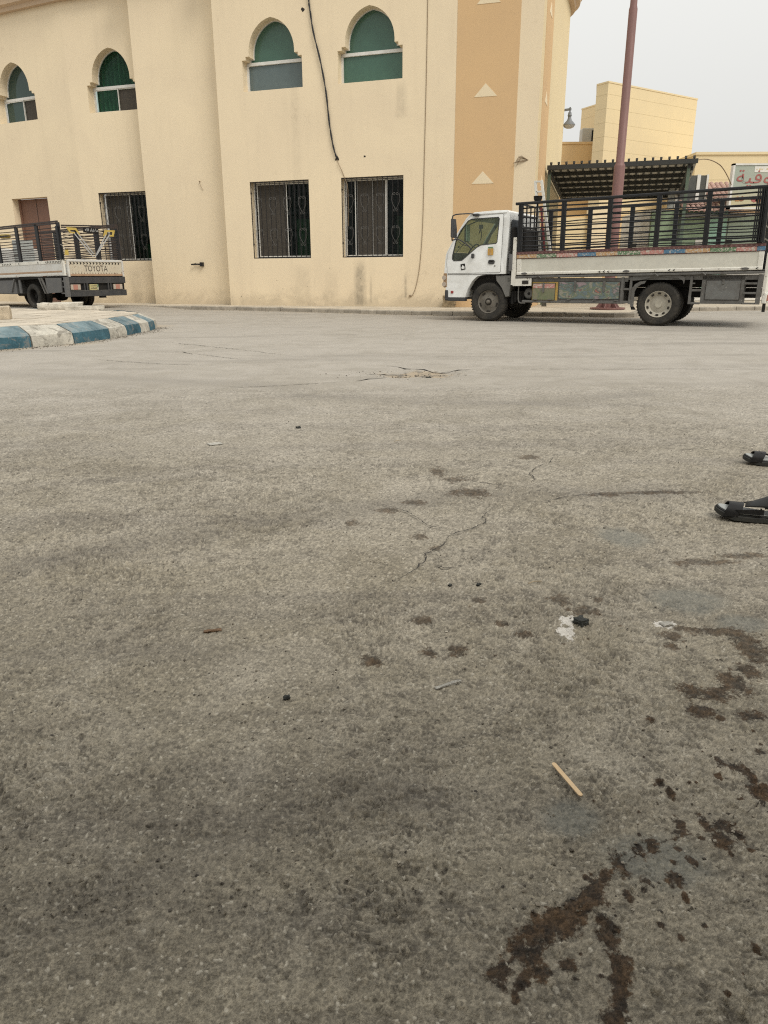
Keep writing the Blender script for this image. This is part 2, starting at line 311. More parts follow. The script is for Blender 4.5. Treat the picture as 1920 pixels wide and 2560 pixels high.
KERB = [(-16.0, 24.9), (-11.6, 23.35), (-8.43, 22.95), (-6.46, 22.35), (-4.0, 21.25), (-1.22, 19.58), (0.71, 18.2), (1.97, 17.62), (4.02, 17.25), (5.2, 16.72), (5.62, 16.85), (6.3, 18.4), (7.2, 19.5), (10.1, 19.95), (22.0, 20.8)]
ISLAND = [(-7.2, 7.0), (-6.35, 8.0), (-5.45, 9.15), (-4.753, 10.139), (-4.373, 10.612), (-4.206, 11.581), (-4.165, 12.221), (-4.132, 12.84), (-4.10, 13.221), (-4.12, 13.629), (-4.22, 14.05), (-4.42, 14.5), (-4.75, 15.0), (-5.25, 15.5), (-6.0, 16.0), (-7.5, 16.5), (-9.5, 16.8), (-13.5, 17.2)]

def seg_dist(X, Y, path):
    d = np.full(X.shape, 1e9)
    for (ax, ay), (bx, by) in zip(path[:-1], path[1:]):
        vx, vy = bx - ax, by - ay; t = np.clip(((X-ax)*vx + (Y-ay)*vy) / (vx*vx+vy*vy), 0, 1)
        d = np.minimum(d, np.hypot(X - ax - t*vx, Y - ay - t*vy))
    return d
def sst(a, b, x):
    t = np.clip((x - a) / (b - a), 0, 1); return t*t*(3-2*t)
def vnoise(X, Y, sc, seed):
    g = np.random.default_rng(seed).random((256, 256)); x, y = X/sc, Y/sc; xi, yi = np.floor(x).astype(int), np.floor(y).astype(int)
    fx, fy = x-xi, y-yi; fx = fx*fx*(3-2*fx); fy = fy*fy*(3-2*fy); q = lambda i, j: g[(xi+i) % 256, (yi+j) % 256]
    return (q(0,0)*(1-fx)+q(1,0)*fx)*(1-fy) + (q(0,1)*(1-fx)+q(1,1)*fx)*fy
def ground_z(X, Y):
    z = 0.010*(vnoise(X, Y, 0.9, 1)-.5) + 0.005*(vnoise(X, Y, 0.23, 2)-.5)
    z = z + 0.09 * sst(-5.6, -7.2, X) * sst(16.6, 18.2, Y)
    # broken pothole with a ragged far lip
    r = np.hypot((X-0.33)/0.50, (Y-7.18)/0.34) + 0.5*(vnoise(X, Y, 0.16, 5)-.5)
    z = z - 0.035 * sst(1.0, 0.55, r)
    return z
def axis(segs):
    out = []
    for a, b, s in segs: out += list(np.arange(a, b - s*0.5, s))
    return out
def cells(X, Y, size, seed):
    """nearest scattered stone: distance (in cell sizes), its random id values"""
    g = np.random.default_rng(seed).random((4, 512, 512)); x, y = X/size, Y/size; xi, yi = np.floor(x).astype(int), np.floor(y).astype(int)
    best = np.full(X.shape, 9.0); v1 = np.zeros(X.shape); v2 = np.zeros(X.shape)
    for a in (-1, 0, 1):
        for b in (-1, 0, 1):
            u, w = (xi+a) % 512, (yi+b) % 512; px, py = xi+a+g[0][u, w], yi+b+g[1][u, w]
            st_ = 0.65+0.7*g[2][u, w]; dx_, dy_ = (x-px)*st_, (y-py)/st_; an = g[3][u, w]*3.1; ca_, sa_ = np.cos(an), np.sin(an); p1, p2 = dx_*ca_+dy_*sa_, dy_*ca_-dx_*sa_
            d = np.maximum(np.maximum(np.abs(p1), np.abs(p2)), 0.75*np.abs(p1+p2))*1.08; m_ = d < best
            best = np.where(m_, d, best); v1 = np.where(m_, g[2][u, w], v1); v2 = np.where(m_, g[3][u, w], v2)
    return best, v1, v2
gx = sorted([-x for x in np.geomspace(3.0, 900, 46)[1:]] + axis([(-3, 3, .06)]) + list(np.geomspace(3.0, 900, 46)))
gy = [-900, -300, -100, -40, -15, -6, -2, 0, 0.4] + axis([(0.8, 6.4, .08), (6.4, 8.2, .025), (8.2, 12, .12), (12, 26, .35)]) + list(np.geomspace(26, 1500, 30))
gx, gy = np.array(gx), np.array(gy)
X0, Y0 = np.meshgrid(gx, gy); Z0 = ground_z(X0, Y0); Z0 = np.where((np.abs(X0) > 60) | (Y0 > 60) | (Y0 < -20), 0, Z0)
HW = lambda y: 0.60*y + 0.22                      # half width of the finely modelled strip of road
YA, YB = 0.45, 6.3
ins = sst(0.0, 0.12, np.minimum(np.minimum(HW(Y0)-np.abs(X0-.02), Y0-YA), YB-Y0)); Z0 = Z0 - 0.02*ins
NU, NV = 880, 840
uu = np.linspace(-1, 1, NU); vv = np.concatenate([[YA, .52], np.geomspace(.58, YB, NV-2)]); U, Y1 = np.meshgrid(uu, vv); X1 = U*HW(Y1)+.02
def fbm(X, Y, sc, seed, n=4): return sum((vnoise(X, Y, sc/2**k, seed+k)-.5)*.55**k for k in range(n))
d1, a1, b1 = cells(X1, Y1, 0.0062, 21); d2, a2, b2 = cells(X1, Y1, 0.0105, 22); d3, a3, b3 = cells(X1, Y1, 0.0036, 23)
wear = fbm(X1, Y1, 0.45, 31); rough_ = np.clip(0.75+1.5*wear, 0.25, 1.5)
stone1 = np.clip(1-(d1/0.62)**2, 0, 1)*(0.3+0.9*a1); stone2 = np.clip(1-(d2/0.55)**2, 0, 1)*np.where(b2 > 0.55, 0.3+b2, 0.0); stone3 = np.clip(1-(d3/0.6)**2, 0, 1)*a3
amp = 1 - 0.88*sst(2.4, 6.2, Y1) + 0.15*sst(1.7, .75, Y1); f14 = fbm(X1, Y1, 0.013, 61, 3)
bil = lambda sc, seed: np.abs(vnoise(X1+.3*Y1, Y1, sc, seed)-.5)*2
b34, b19, b09 = bil(0.0175, 71), bil(0.0105, 72), bil(0.0062, 73); brk, brk2 = vnoise(X1, Y1, 0.030, 81), vnoise(X1, Y1, 0.0125, 82)
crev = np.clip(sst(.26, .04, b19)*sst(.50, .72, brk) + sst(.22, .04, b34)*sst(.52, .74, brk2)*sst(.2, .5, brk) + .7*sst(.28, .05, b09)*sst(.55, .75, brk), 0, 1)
lump = 0.0034*b34 + 0.0026*b19 + 0.0016*b09
chips = np.maximum((b1 > .962)*sst(.46, .36, d1), (b2 > .972)*sst(.36, .28, d2))
plate1 = sst(.47, .38, d1)*(a1 > .62)*(.4+b1); plate2 = sst(.44, .36, d2)*(a2 > .66)*(.4+b2)
rel = (0.75*lump - 0.0018*crev + 0.0011*plate1 + 0.0017*plate2 + 0.0005*stone1 + 0.0006*stone2 + 0.0006*stone3 + 0.0016*chips + 0.0008*(rng.random(X1.shape)-.5) + 0.0045*f14 + 0.0050*fbm(X1, Y1, 0.04, 45, 2))*amp + 0.007*fbm(X1, Y1, 0.11, 51, 2)
fade = sst(0.0, 0.06, np.minimum(np.minimum(HW(Y1)-np.abs(X1-.02), Y1-YA), YB-Y1))
Z1 = ground_z(X1, Y1) + rel*rough_ - 0.03*(1-fade)
crev_shade = crev*np.clip(rough_*1.2, 0.35, 1)*(1-.55*sst(2.4, 6.2, Y1))
def grid(nx, ny, o): i = (np.arange(ny-1)[:, None]*nx + np.arange(nx-1)[None]).reshape(-1)+o; return np.stack([i, i+1, i+1+nx, i+nx], 1)
V = np.concatenate([np.stack([X0, Y0, Z0], -1).reshape(-1, 3), np.stack([X1, Y1, Z1], -1).reshape(-1, 3)])
F4 = np.concatenate([grid(len(gx), len(gy), 0), grid(NU, NV, X0.size)])
X, Y = V[:, 0], V[:, 1]; n0 = X0.size
me = bpy.data.meshes.new('road')
me.vertices.add(len(V)); me.vertices.foreach_set('co', V.astype(np.float32).ravel())
me.loops.add(F4.size); me.loops.foreach_set('vertex_index', F4.astype(np.int32).ravel())
me.polygons.add(len(F4)); me.polygons.foreach_set('loop_start', (np.arange(len(F4))*4).astype(np.int32)); me.polygons.foreach_set('loop_total', np.full(len(F4), 4, np.int32))
me.update(calc_edges=True); me.shade_smooth()
def blobs(lst, grow=1.0):
    f = np.full(X.shape, -1.0)
    for (x, y, rx, ry) in lst:
        idx = np.nonzero((np.abs(X-x) < 2.2*rx*grow) & (np.abs(Y-y) < 2.2*ry*grow))[0]
        d = ((X[idx]-x)/(rx*grow))**2 + ((Y[idx]-y)/(ry*grow))**2
        f[idx] = np.maximum(f[idx], 1 - np.sqrt(d))
    return np.clip(f, -1, 1)
def attr(name, a):
    at = me.attributes.new(name, 'FLOAT', 'POINT'); at.data.foreach_set('value', a.astype(np.float32).ravel())
tone_ = np.full(len(X), 0.5); tone_[n0:] = np.clip(0.5+(0.22*(plate1 > .2)*(b1-.35)+0.30*(plate2 > .2)*(b2-.35)+0.55*(a1-.5)*(stone1 > .12)+0.75*(a2-.5)*(stone2 > .1)+.35*(a3-.5)+.45*(rng.random(X1.shape)-.5))*(1-.5*sst(2.5, 6.2, Y1)), 0, 1).ravel(); attr('tone', tone_)
chip_ = np.zeros(len(X)); chip_[n0:] = (chips*(1-.6*sst(2.5, 6.2, Y1))).ravel(); attr('chip', chip_)
pq = np.zeros(len(X)); pq[n0:] = crev_shade.ravel(); attr('pit_shade', pq)
sf = blobs(OIL, 1.45)
for q_, (l, w_) in enumerate(STROKES):
    pk = {3: .52, 5: .55, 6: .6, 2: .8}.get(q_, .92)
    wig = w_*(0.65+0.9*vnoise(X, Y, w_*1.6, 91)); sf = np.maximum(sf, np.clip(pk*1.05-seg_dist(X, Y, l)/(wig*1.5), -1, 1) - .45*(vnoise(X, Y, w_*2.2+.012, 97) > .62))
attr('stain', sf); attr('pale', blobs(PALE, 1.6)); attr('white', blobs(WHITE, 1.5))
dk = np.minimum(seg_dist(X, Y, KERB), seg_dist(X, Y, ISLAND))
BANDS = [([(-3.0, 1.3), (-1.34, 2.13), (-0.92, 2.39), (-0.54, 2.6), (-0.17, 2.77), (0.33, 3.01), (1.2, 3.05)], 0.11, 0.42), ([(-0.63, 5.79), (0.12, 5.48), (1.0, 5.37), (2.04, 5.82)], 0.16, 0.35), ([(-1.6, 1.5), (-0.73, 1.67), (-0.44, 1.63)], 0.06, 0.3), ([(-0.5, 0.85), (-0.18, 1.05), (0.03, 1.1)], 0.07, 0.35), ([(-4.5, 7.5), (-2.5, 6.9), (-.8, 6.3)], 0.2, 0.3)]
band = sum(np.exp(-(seg_dist(X, Y, l)/w_)**2)*k_ for l, w_, k_ in BANDS); attr('band', np.clip(band, 0, 1))
attr('sand', np.exp(-dk / 0.22))
pr = np.hypot((X-0.33)/0.6, (Y-7.15)/0.42); attr('hole', np.clip(1-pr, -1, 1))

m, t, p = newmat('asphalt'); M['asphalt'] = m
pos = N(t, 'ShaderNodeNewGeometry').outputs['Position']; sp = N(t, 'ShaderNodeSeparateXYZ'); L(t, pos, sp.inputs[0])
def A(n): a = N(t, 'ShaderNodeAttribute'); a.attribute_name = n; return a.outputs['Fac']
n_big = noise(t, pos, 0.45, 3, 0.6, 0.6); n_mid = noise(t, pos, 2.6, 4, 0.65, 0.8); n_sm = noise(t, pos, 22, 4, 0.68, 0.3); n_fi = noise(t, pos, 330, 2, 0.7); n_gr = noise(t, pos, 58, 3, 0.7)
mp = N(t, 'ShaderNodeMapping'); mp.inputs['Scale'].default_value = (0.5, 3.2, 1); mp.inputs['Rotation'].default_value = (0, 0, R(24)); L(t, pos, mp.inputs['Vector'])
n_st = noise(t, mp.outputs[0], 1.1, 4, 0.6, 0.5)
dust = math_(t, 'ADD', rng_map(t, sp.outputs['Y'], 0.7, 9.0, 0.0, 0.95, True), rng_map(t, math_(t, 'ADD', math_(t, 'MULTIPLY', n_big, 0.5), math_(t, 'MULTIPLY', n_mid, 0.5)), 0.35, 0.68, -0.18, 0.26))  # distance ramp: road dust, plus near-ground shade put into the colour
base = mixc(t, rng_map(t, n_mid, 0.3, 0.7), (0.188, 0.164, 0.121), (0.246, 0.217, 0.164))
base = mixc(t, rng_map(t, n_st, 0.48, 0.72, 0.0, 0.60), base, (0.105, 0.091, 0.073))
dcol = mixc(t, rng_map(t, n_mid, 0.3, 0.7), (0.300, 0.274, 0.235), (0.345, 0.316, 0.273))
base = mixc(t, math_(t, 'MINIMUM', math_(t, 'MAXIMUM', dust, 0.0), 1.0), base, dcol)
mp2 = N(t, 'ShaderNodeMapping'); mp2.inputs['Scale'].default_value = (0.22, 1.5, 1); mp2.inputs['Rotation'].default_value = (0, 0, R(-14)); L(t, pos, mp2.inputs['Vector'])
base = mixc(t, rng_map(t, noise(t, mp2.outputs[0], 1.0, 4, 0.6, 0.4), 0.52, 0.70, 0.0, 0.32), base, (0.125, 0.112, 0.094))
near = 1.0
base = mixc(t, near, base, mixc(t, 1.0, base, rng_map(t, A('tone'), 0.1, 0.9, 0.64, 1.42), 'MULTIPLY'))
base = mixc(t, 1.0, base, rng_map(t, n_fi, 0.3, 0.7, 0.78, 1.24), 'MULTIPLY'); base = mixc(t, 1.0, base, rng_map(t, n_gr, 0.3, 0.7, 0.82, 1.16), 'MULTIPLY')
base = mixc(t, math_(t, 'MULTIPLY', A('chip'), 0.75), base, (0.46, 0.42, 0.34))
base = mixc(t, math_(t, 'MULTIPLY', A('pit_shade'), 0.58), base, (0.050, 0.042, 0.033))  # crevices: dark tar, with occlusion shade painted into the colour
bd = math_(t, 'MULTIPLY', A('band'), rng_map(t, n_mid, 0.3, 0.65, 0.25, 1.0)); base = mixc(t, bd, base, (0.085, 0.075, 0.064))
pe = rng_map(t, math_(t, 'ADD', A('pale'), math_(t, 'MULTIPLY', math_(t, 'SUBTRACT', n_mid, 0.5), 1.2)), 0.0, 0.6, 0, 0.5, True)
base = mixc(t, pe, base, (0.130, 0.136, 0.122))
edge = math_(t, 'ADD', math_(t, 'MULTIPLY', math_(t, 'SUBTRACT', n_sm, 0.5), 1.7), math_(t, 'MULTIPLY', math_(t, 'SUBTRACT', noise(t, pos, 95, 4, 0.75), 0.5), 1.9))
sm = rng_map(t, math_(t, 'ADD', A('stain'), edge), 0.08, 0.50, 0, 1, True)
scol = mixc(t, 1.0, mixc(t, rng_map(t, n_sm, 0.40, 0.62), (0.017, 0.012, 0.009), (0.060, 0.035, 0.018)), rng_map(t, A('tone'), 0.2, 0.8, 0.6, 1.5), 'MULTIPLY')
base = mixc(t, math_(t, 'MULTIPLY', sm, rng_map(t, sp.outputs['Y'], 1.25, 2.0, 0.92, 0.62)), base, scol)
wm = rng_map(t, math_(t, 'ADD', A('white'), edge), 0.2, 0.42, 0, 0.85, True)
base = mixc(t, wm, base, (0.58, 0.55, 0.50))
sa = rng_map(t, math_(t, 'ADD', A('sand'), math_(t, 'MULTIPLY', math_(t, 'SUBTRACT', n_sm, 0.5), 0.9)), 0.2, 0.75, 0, 0.75, True)
base = mixc(t, sa, base, (0.36, 0.30, 0.22))
ho = rng_map(t, math_(t, 'ADD', A('hole'), math_(t, 'MULTIPLY', math_(t, 'SUBTRACT', n_sm, 0.5), 0.8)), 0.25, 0.5, 0, 0.8, True)
base = mixc(t, ho, base, mixc(t, rng_map(t, noise(t, pos, 9, 3), 0.45, 0.6), (0.34, 0.27, 0.185), (0.11, 0.095, 0.075)))
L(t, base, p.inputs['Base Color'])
L(t, math_(t, 'SUBTRACT', rng_map(t, n_sm, 0.3, 0.7, 0.66, 0.88), math_(t, 'MULTIPLY', sm, 0.15)), p.inputs['Roughness']); L(t, rng_map(t, sm, 0, 1, 0.35, 0.12), p.inputs['Specular IOR Level'])
bump(t, p, math_(t, 'ADD', math_(t, 'MULTIPLY', n_sm, 1.6), math_(t, 'MULTIPLY', n_fi, 0.6)), 0.7, 0.004)
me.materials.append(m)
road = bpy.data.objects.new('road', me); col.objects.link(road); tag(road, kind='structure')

# cracks: thin open joints in the asphalt
M['crack'] = plain('crack_dark', (0.022, 0.019, 0.016), 0.95)
def crack(path, w):
    mb = MB(); pts = []
    for (ax, ay), (bx, by) in zip(path[:-1], path[1:]):
        n = max(2, int(math.hypot(bx-ax, by-ay) / (w*5)))
        for k in range(n):
            f = k/n; j = w*1.6; pts.append((ax+(bx-ax)*f + random.uniform(-j, j), ay+(by-ay)*f + random.uniform(-j, j)))
    pts.append(path[-1]); n = len(pts); vs = []
    for k, (x, y) in enumerate(pts):
        a, b = pts[max(0, k-1)], pts[min(n-1, k+1)]; dx, dy = b[0]-a[0], b[1]-a[1]; l = math.hypot(dx, dy) or 1
        ww = w * random.uniform(0.1, 1.0) * min(1, 4*k/n+.1, 4*(n-1-k)/n+.1); z = float(ground_z(np.array(x), np.array(y))) + (0.0085 if y < YB else 0.004)
        vs += [(x - dy/l*ww, y + dx/l*ww, z), (x + dy/l*ww, y - dx/l*ww, z)]
    mb.add(vs, [(2*k, 2*k+1, 2*k+3, 2*k+2) for k in range(n-1)])
    mb.build('crack', M['crack'], road)
for c in CR + [[(-.05, 2.9), (.1, 2.75), (.16, 2.6), (.3, 2.5)], [(.3, 3.35), (.42, 3.2), (.62, 3.1)]]: crack(c, 0.0030)
for c in CR2: crack(c, 0.008)
for c in CR3: crack(c, 0.015)
for c in ([(0.95, 7.48), (1.9, 7.44), (2.8, 7.37), (3.9, 7.33)], [(-1.6, 6.2), (-.9, 6.35), (-.3, 6.6)], [(-3.4, 8.6), (-2.6, 8.1), (-1.9, 7.9)]): crack(c, 0.006)

# loose grit lying on the asphalt: nobody could count it
def grit(name, pts, smin, smax, mat, label):
    n = len(pts); o6 = np.array([(1,0,0),(-1,0,0),(0,1,0),(0,-1,0),(0,0,1),(0,0,-1)], float)
    s = smin + (smax-smin) * rng.random(n)**2.5
    th = rng.random(n)*6.28; P = o6[None]*(0.6+0.8*rng.random((n, 6, 1)))*s[:, None, None]*np.array([1, .8, .55])
    c, si = np.cos(th)[:, None], np.sin(th)[:, None]
    Vv = np.stack([P[..., 0]*c-P[..., 1]*si, P[..., 0]*si+P[..., 1]*c, P[..., 2]], -1)
    Vv[..., 0] += pts[:, 0, None]; Vv[..., 1] += pts[:, 1, None]; Vv[..., 2] += (ground_z(pts[:, 0], pts[:, 1]) + s*0.12 + 0.002)[:, None]
    f8 = np.array([(0,2,4),(2,1,4),(1,3,4),(3,0,4),(2,0,5),(1,2,5),(3,1,5),(0,3,5)])
    Fc = (f8[None] + (np.arange(n)*6)[:, None, None]).reshape(-1, 3)
    g = bpy.data.meshes.new(name); g.from_pydata(Vv.reshape(-1, 3).tolist(), [], Fc.tolist())
    at = g.attributes.new('tone', 'FLOAT', 'POINT'); at.data.foreach_set('value', np.repeat(rng.random(n), 6).astype(np.float32))
    return tag(link(name, g, mat), label, 'grit', kind='stuff')
mg, tg, pg = newmat('grit'); a = N(tg, 'ShaderNodeAttribute'); a.attribute_name = 'tone'
rp = N(tg, 'ShaderNodeValToRGB'); L(tg, a.outputs['Fac'], rp.inputs[0]); e = rp.color_ramp.elements
e[0].color = (0.05, 0.042, 0.034, 1); e[1].color = (0.46, 0.42, 0.34, 1); e.new(0.55).color = (0.14, 0.12, 0.09, 1); e.new(0.88).color = (0.22, 0.19, 0.145, 1); e.new(0.97).color = (0.34, 0.30, 0.24, 1)
L(tg, rp.outputs[0], pg.inputs['Base Color']); pg.inputs['Roughness'].default_value = 0.8; M['grit'] = mg
yy = 0.85 + 4.6 * rng.random(7000)**1.7; xx = (rng.random(7000)-.5) * (1.35*yy + 0.35) + 0.04
grit('loose_grit', np.stack([xx, yy], 1), 0.0012, 0.0045, mg, 'fine loose grit scattered over the worn asphalt')
def along(path, n, spread, side):
    out = []
    seg = [(a, b, math.hypot(b[0]-a[0], b[1]-a[1])) for a, b in zip(path[:-1], path[1:])]
    for _ in range(n):
        a, b, l = random.choices(seg, [q[2] for q in seg])[0]; f = random.random(); d = abs(random.gauss(0, spread)) + 0.01
        out.append((a[0]+(b[0]-a[0])*f + (b[1]-a[1])/l*d*side, a[1]+(b[1]-a[1])*f - (b[0]-a[0])/l*d*side))
    return np.array(out)
grit('gutter_grit', np.concatenate([along(ISLAND[2:11], 900, 0.12, 1), along(KERB[1:10], 700, 0.2, 1), np.stack([rng.normal(.3, .30, 160), rng.normal(7.12, .14, 160)], 1)]), 0.004, 0.014, mg, 'crumbs of grit along kerbs and around the pothole')

# ------------------------------------------------------------------ pavement with kerb stones
PAV = 0.10
mb = MB(); inner = [(x - 0, y + 0.0) for x, y in KERB]
def offset(path, d):
    out = []
    for k, (x, y) in enumerate(path):
        a, b = path[max(0, k-1)], path[min(len(path)-1, k+1)]; dx, dy = b[0]-a[0], b[1]-a[1]; l = math.hypot(dx, dy)
        out.append((x - dy/l*d, y + dx/l*d))
    return out
def resample(path, step):
    out = [path[0]]; acc = 0
    for a, b in zip(path[:-1], path[1:]):
        l = math.hypot(b[0]-a[0], b[1]-a[1]); pos_ = step - acc
        while pos_ <= l: out.append((a[0]+(b[0]-a[0])*pos_/l, a[1]+(b[1]-a[1])*pos_/l)); pos_ += step
        acc = l - (pos_ - step)
    return out
inn = offset(KERB, 0.13)
mb = MB(); vs = [(x, y, PAV-0.006) for x, y in inn] + [(x, 60, PAV-0.006) for x, y in inn]; n = len(inn)
mb.add(vs, [(k, k+1, n+k+1, n+k) for k in range(n-1)])
pavement = mb.build('pavement', M['paving'], None); tag(pavement, kind='structure')
ks = resample(KERB, 0.52)
for a, b in zip(ks[:-1], ks[1:]):
    if a[0] < -13 or a[0] > 12.5: continue
    d = Vector((b[0]-a[0], b[1]-a[1], 0)); l = d.length; d.normalize(); nrm = Vector((-d.y, d.x, 0))
    mb = MB(); g = 0.006; dz = random.uniform(-.006, .006)
    prof = [(0, -0.05), (0.0, PAV-0.02+dz), (0.015, PAV+dz), (0.128, PAV+dz), (0.128, -0.05)]
    P0, P1 = Vector((a[0], a[1], 0)) + d*g, Vector((a[0], a[1], 0)) + d*(l-g)
    vs = [P0 + nrm*q + Vector((0, 0, z)) for q, z in prof] + [P1 + nrm*q + Vector((0, 0, z)) for q, z in prof]; k = len(prof)
    mb.add(vs, [tuple(range(k)), tuple(range(2*k-1, k-1, -1))] + [(i, (i+1) % k, k+(i+1) % k, k+i) for i in range(k)])
    mb.build('kerb_stone', M['kerb_grey'], pavement, bevel=0.004)

# ------------------------------------------------------------------ traffic island with painted kerb
IZ = 0.27
top = offset(ISLAND, 0.29)
mb = MB(); vs = [(x, y, IZ-0.02) for x, y in top] + [(-13.5, 7, IZ-0.02)]; mb.add(vs, [tuple(range(len(vs)))])
island = mb.build('traffic_island', M['kerb_grey']); tag(island, kind='structure')
marks = [(-7.2, 7.0), (-6.35, 8.0), (-5.45, 9.15), (-4.753, 10.139), (-4.373, 10.612), (-4.206, 11.581), (-4.165, 12.221), (-4.132, 12.84), (-4.10, 13.221), (-4.12, 13.629), (-4.42, 14.5), (-5.25, 15.5), (-6.0, 16.0), (-7.5, 16.5)]
def subpath(a, b):
    ia, ib = ISLAND.index(a), ISLAND.index(b); return ISLAND[ia:ib+1]
off_t = dict(zip(ISLAND, offset(ISLAND, 0.02))); off_m = dict(zip(ISLAND, offset(ISLAND, 0.07))); off_i = dict(zip(ISLAND, top))
cols = ['kerb_white', 'kerb_white', 'kerb_blue', 'kerb_white', 'kerb_blue', 'kerb_white', 'kerb_blue', 'kerb_white', 'kerb_blue', 'kerb_white', 'kerb_blue', 'kerb_white', 'kerb_blue']
cols[0] = 'kerb_blue'; cols[1] = 'kerb_white'
for k, (a, b) in enumerate(zip(marks[:-1], marks[1:])):
    sub = subpath(a, b); mb = MB()
    # densify and trim the ends for the joint
    pts = []
    for q, r_ in zip(sub[:-1], sub[1:]):
        for f in np.linspace(0, 1, 5)[:-1]: pts.append((q, r_, f))
    pts.append((sub[-2], sub[-1], 1.0)); pts[0] = (sub[0], sub[1], 0.012); pts[-1] = (sub[-2], sub[-1], 0.988)
    rows = []
    lerp = lambda D, q, r_, f: (D[q][0]*(1-f)+D[r_][0]*f, D[q][1]*(1-f)+D[r_][1]*f)
    for (q, r_, f) in pts:
        w = lambda s=0.006: random.uniform(-s, s)
        o = (q[0]*(1-f)+r_[0]*f, q[1]*(1-f)+r_[1]*f)
        rows.append([(o[0], o[1], -0.05), (o[0]+w(), o[1]+w(), 0.06), (*lerp(off_t, q, r_, f), 0.15+w()), (*lerp(off_m, q, r_, f), 0.182+w(.004)), (*lerp(off_i, q, r_, f), IZ+w(.003)), (*lerp(off_i, q, r_, f), 0.0)])
    c = len(rows[0]); vs = [v for r_ in rows for v in r_]; n = len(rows)
    fs = [(i*c+j, i*c+j+1, (i+1)*c+j+1, (i+1)*c+j) for i in range(n-1) for j in range(c-1)] + [tuple(range(c)), tuple((n-1)*c+j for j in range(c))[::-1]]
    mb.add(vs, fs); mb.build('kerb_stone', M[cols[k]], island, smooth=22)
# paving slabs on the island
def inside(x, y, poly):
    r_ = False; n = len(poly); j = n-1
    for i in range(n):
        if (poly[i][1] > y) != (poly[j][1] > y) and x < (poly[j][0]-poly[i][0])*(y-poly[i][1])/(poly[j][1]-poly[i][1])+poly[i][0]: r_ = not r_
        j = i
    return r_
ipoly = offset(ISLAND, 0.30) + [(-13.5, 7)]
def clip_poly(sub, poly):
    # keep a slab whose corners all lie on the island; pull stray corners inward along the row
    c = (sum(p[0] for p in sub)/4, sum(p[1] for p in sub)/4)
    if not inside(*c, poly): return None
    out = []
    for p_ in sub:
        f = 1.0
        while f > 0.05 and not inside(c[0]+(p_[0]-c[0])*f, c[1]+(p_[1]-c[1])*f, poly): f -= 0.05
        out.append((c[0]+(p_[0]-c[0])*f, c[1]+(p_[1]-c[1])*f))
    return out
sw, sl = 0.62, 0.62; ca, sa_ = math.cos(R(-12)), math.sin(R(-12))
for i in range(-2, 20):
    for j in range(-4, 16):
        x0, y0 = -11.2 + i*0.0, 8.6
        loc = [(-9.5+i*sw*0.62+dx, 9.0+j*sl*0.9+dy) for dx, dy in ((.006, .006), (sw*0.62-.006, .006), (sw*0.62-.006, sl*0.9-.006), (.006, sl*0.9-.006))]
        q = clip_poly(loc, ipoly)
        if not q: continue
        if min(y for x, y in q) > 17.3: continue
        h = IZ - 0.004 + random.uniform(-.004, .004)
        MB().prism(q, IZ-0.03, h, 'xy').build('paving_slab', M['paver'], island)
# ------------------------------------------------------------------ main building
BX, BY, BR = -4.519, 22.578, R(-18)
building = empty('corner_building', (BX, BY, 0), BR)
tag(building, 'two-storey cream rendered building with pointed-arch green windows, orange bands and barred ground windows', 'building')
def arch_poly(cx, sill=5.65, spring=6.39, h1=0.87, h2=0.76, h3=0.66, apex=7.32, n=9):
    s2 = spring + 0.08; s3 = s2 + 0.08; rise = apex - s3; e_ = (rise**2 - h3**2) / (2*h3); Rr = h3 + e_
    rt = [(cx+h1, sill), (cx+h1, spring), (cx+h2, spring), (cx+h2, s2), (cx+h3, s2), (cx+h3, s3)]
    a1 = math.atan2(rise, e_)
    rt += [(cx - e_ + Rr*math.cos(a1*k/n), s3 + Rr*math.sin(a1*k/n)) for k in range(1, n)]
    lf = [(2*cx-x, z) for x, z in rt][::-1]
    return rt + [(cx, apex)] + lf
def rect(x0, x1, z0, z1): return [(x1, z0), (x1, z1), (x0, z1), (x0, z0)]
def wall_panel(name, x0, x1, z0, z1, y, holes, depth, mat, parent, loc=None, rot=None):
    mb = MB(); outer = [(x0, z0), (x1, z0), (x1, z1), (x0, z1)]
    loops = [outer] + holes
    pts = [p_ for l in loops for p_ in l]
    tris = tessellate_polygon([[Vector((x, z, 0)) for x, z in l] for l in loops])
    mb.add([(x, y, z) for x, z in pts], [tuple(t_) for t_ in tris])
    me_ = bpy.data.meshes.new(name)
    vs = list(mb.v); fs = []
    for f in mb.f:
        a, b, c = (Vector(vs[i]) for i in f); n_ = (b-a).cross(c-a); fs.append(f if n_.y < 0 else f[::-1])
    for h in holes:
        o = len(vs); k = len(h); vs += [(x, y, z) for x, z in h] + [(x, y+depth, z) for x, z in h]
        area = sum(h[i][0]*h[(i+1) % k][1]-h[(i+1) % k][0]*h[i][1] for i in range(k))
        for i in range(k):
            q = (o+i, o+(i+1) % k, o+k+(i+1) % k, o+k+i); fs.append(q if area > 0 else q[::-1])
    me_.from_pydata(vs, [], fs); me_.update()
    return link(name, me_, mat, parent, loc=loc, rot=rot)
def inset_poly(poly, d):
    n = len(poly); out = []; area = sum(poly[i][0]*poly[(i+1) % n][1]-poly[(i+1) % n][0]*poly[i][1] for i in range(n)); sg = 1 if area > 0 else -1
    for i in range(n):
        a, b, c = poly[i-1], poly[i], poly[(i+1) % n]
        d1 = Vector((b[0]-a[0], b[1]-a[1])).normalized(); d2 = Vector((c[0]-b[0], c[1]-b[1])).normalized()
        n1 = Vector((-d1.y, d1.x))*sg; n2 = Vector((-d2.y, d2.x))*sg; m_ = (n1+n2); l = max(0.35, m_.length_squared/2)
        out.append((b[0]+m_.x/2*d/l*1.0, b[1]+m_.y/2*d/l*1.0))
    return out
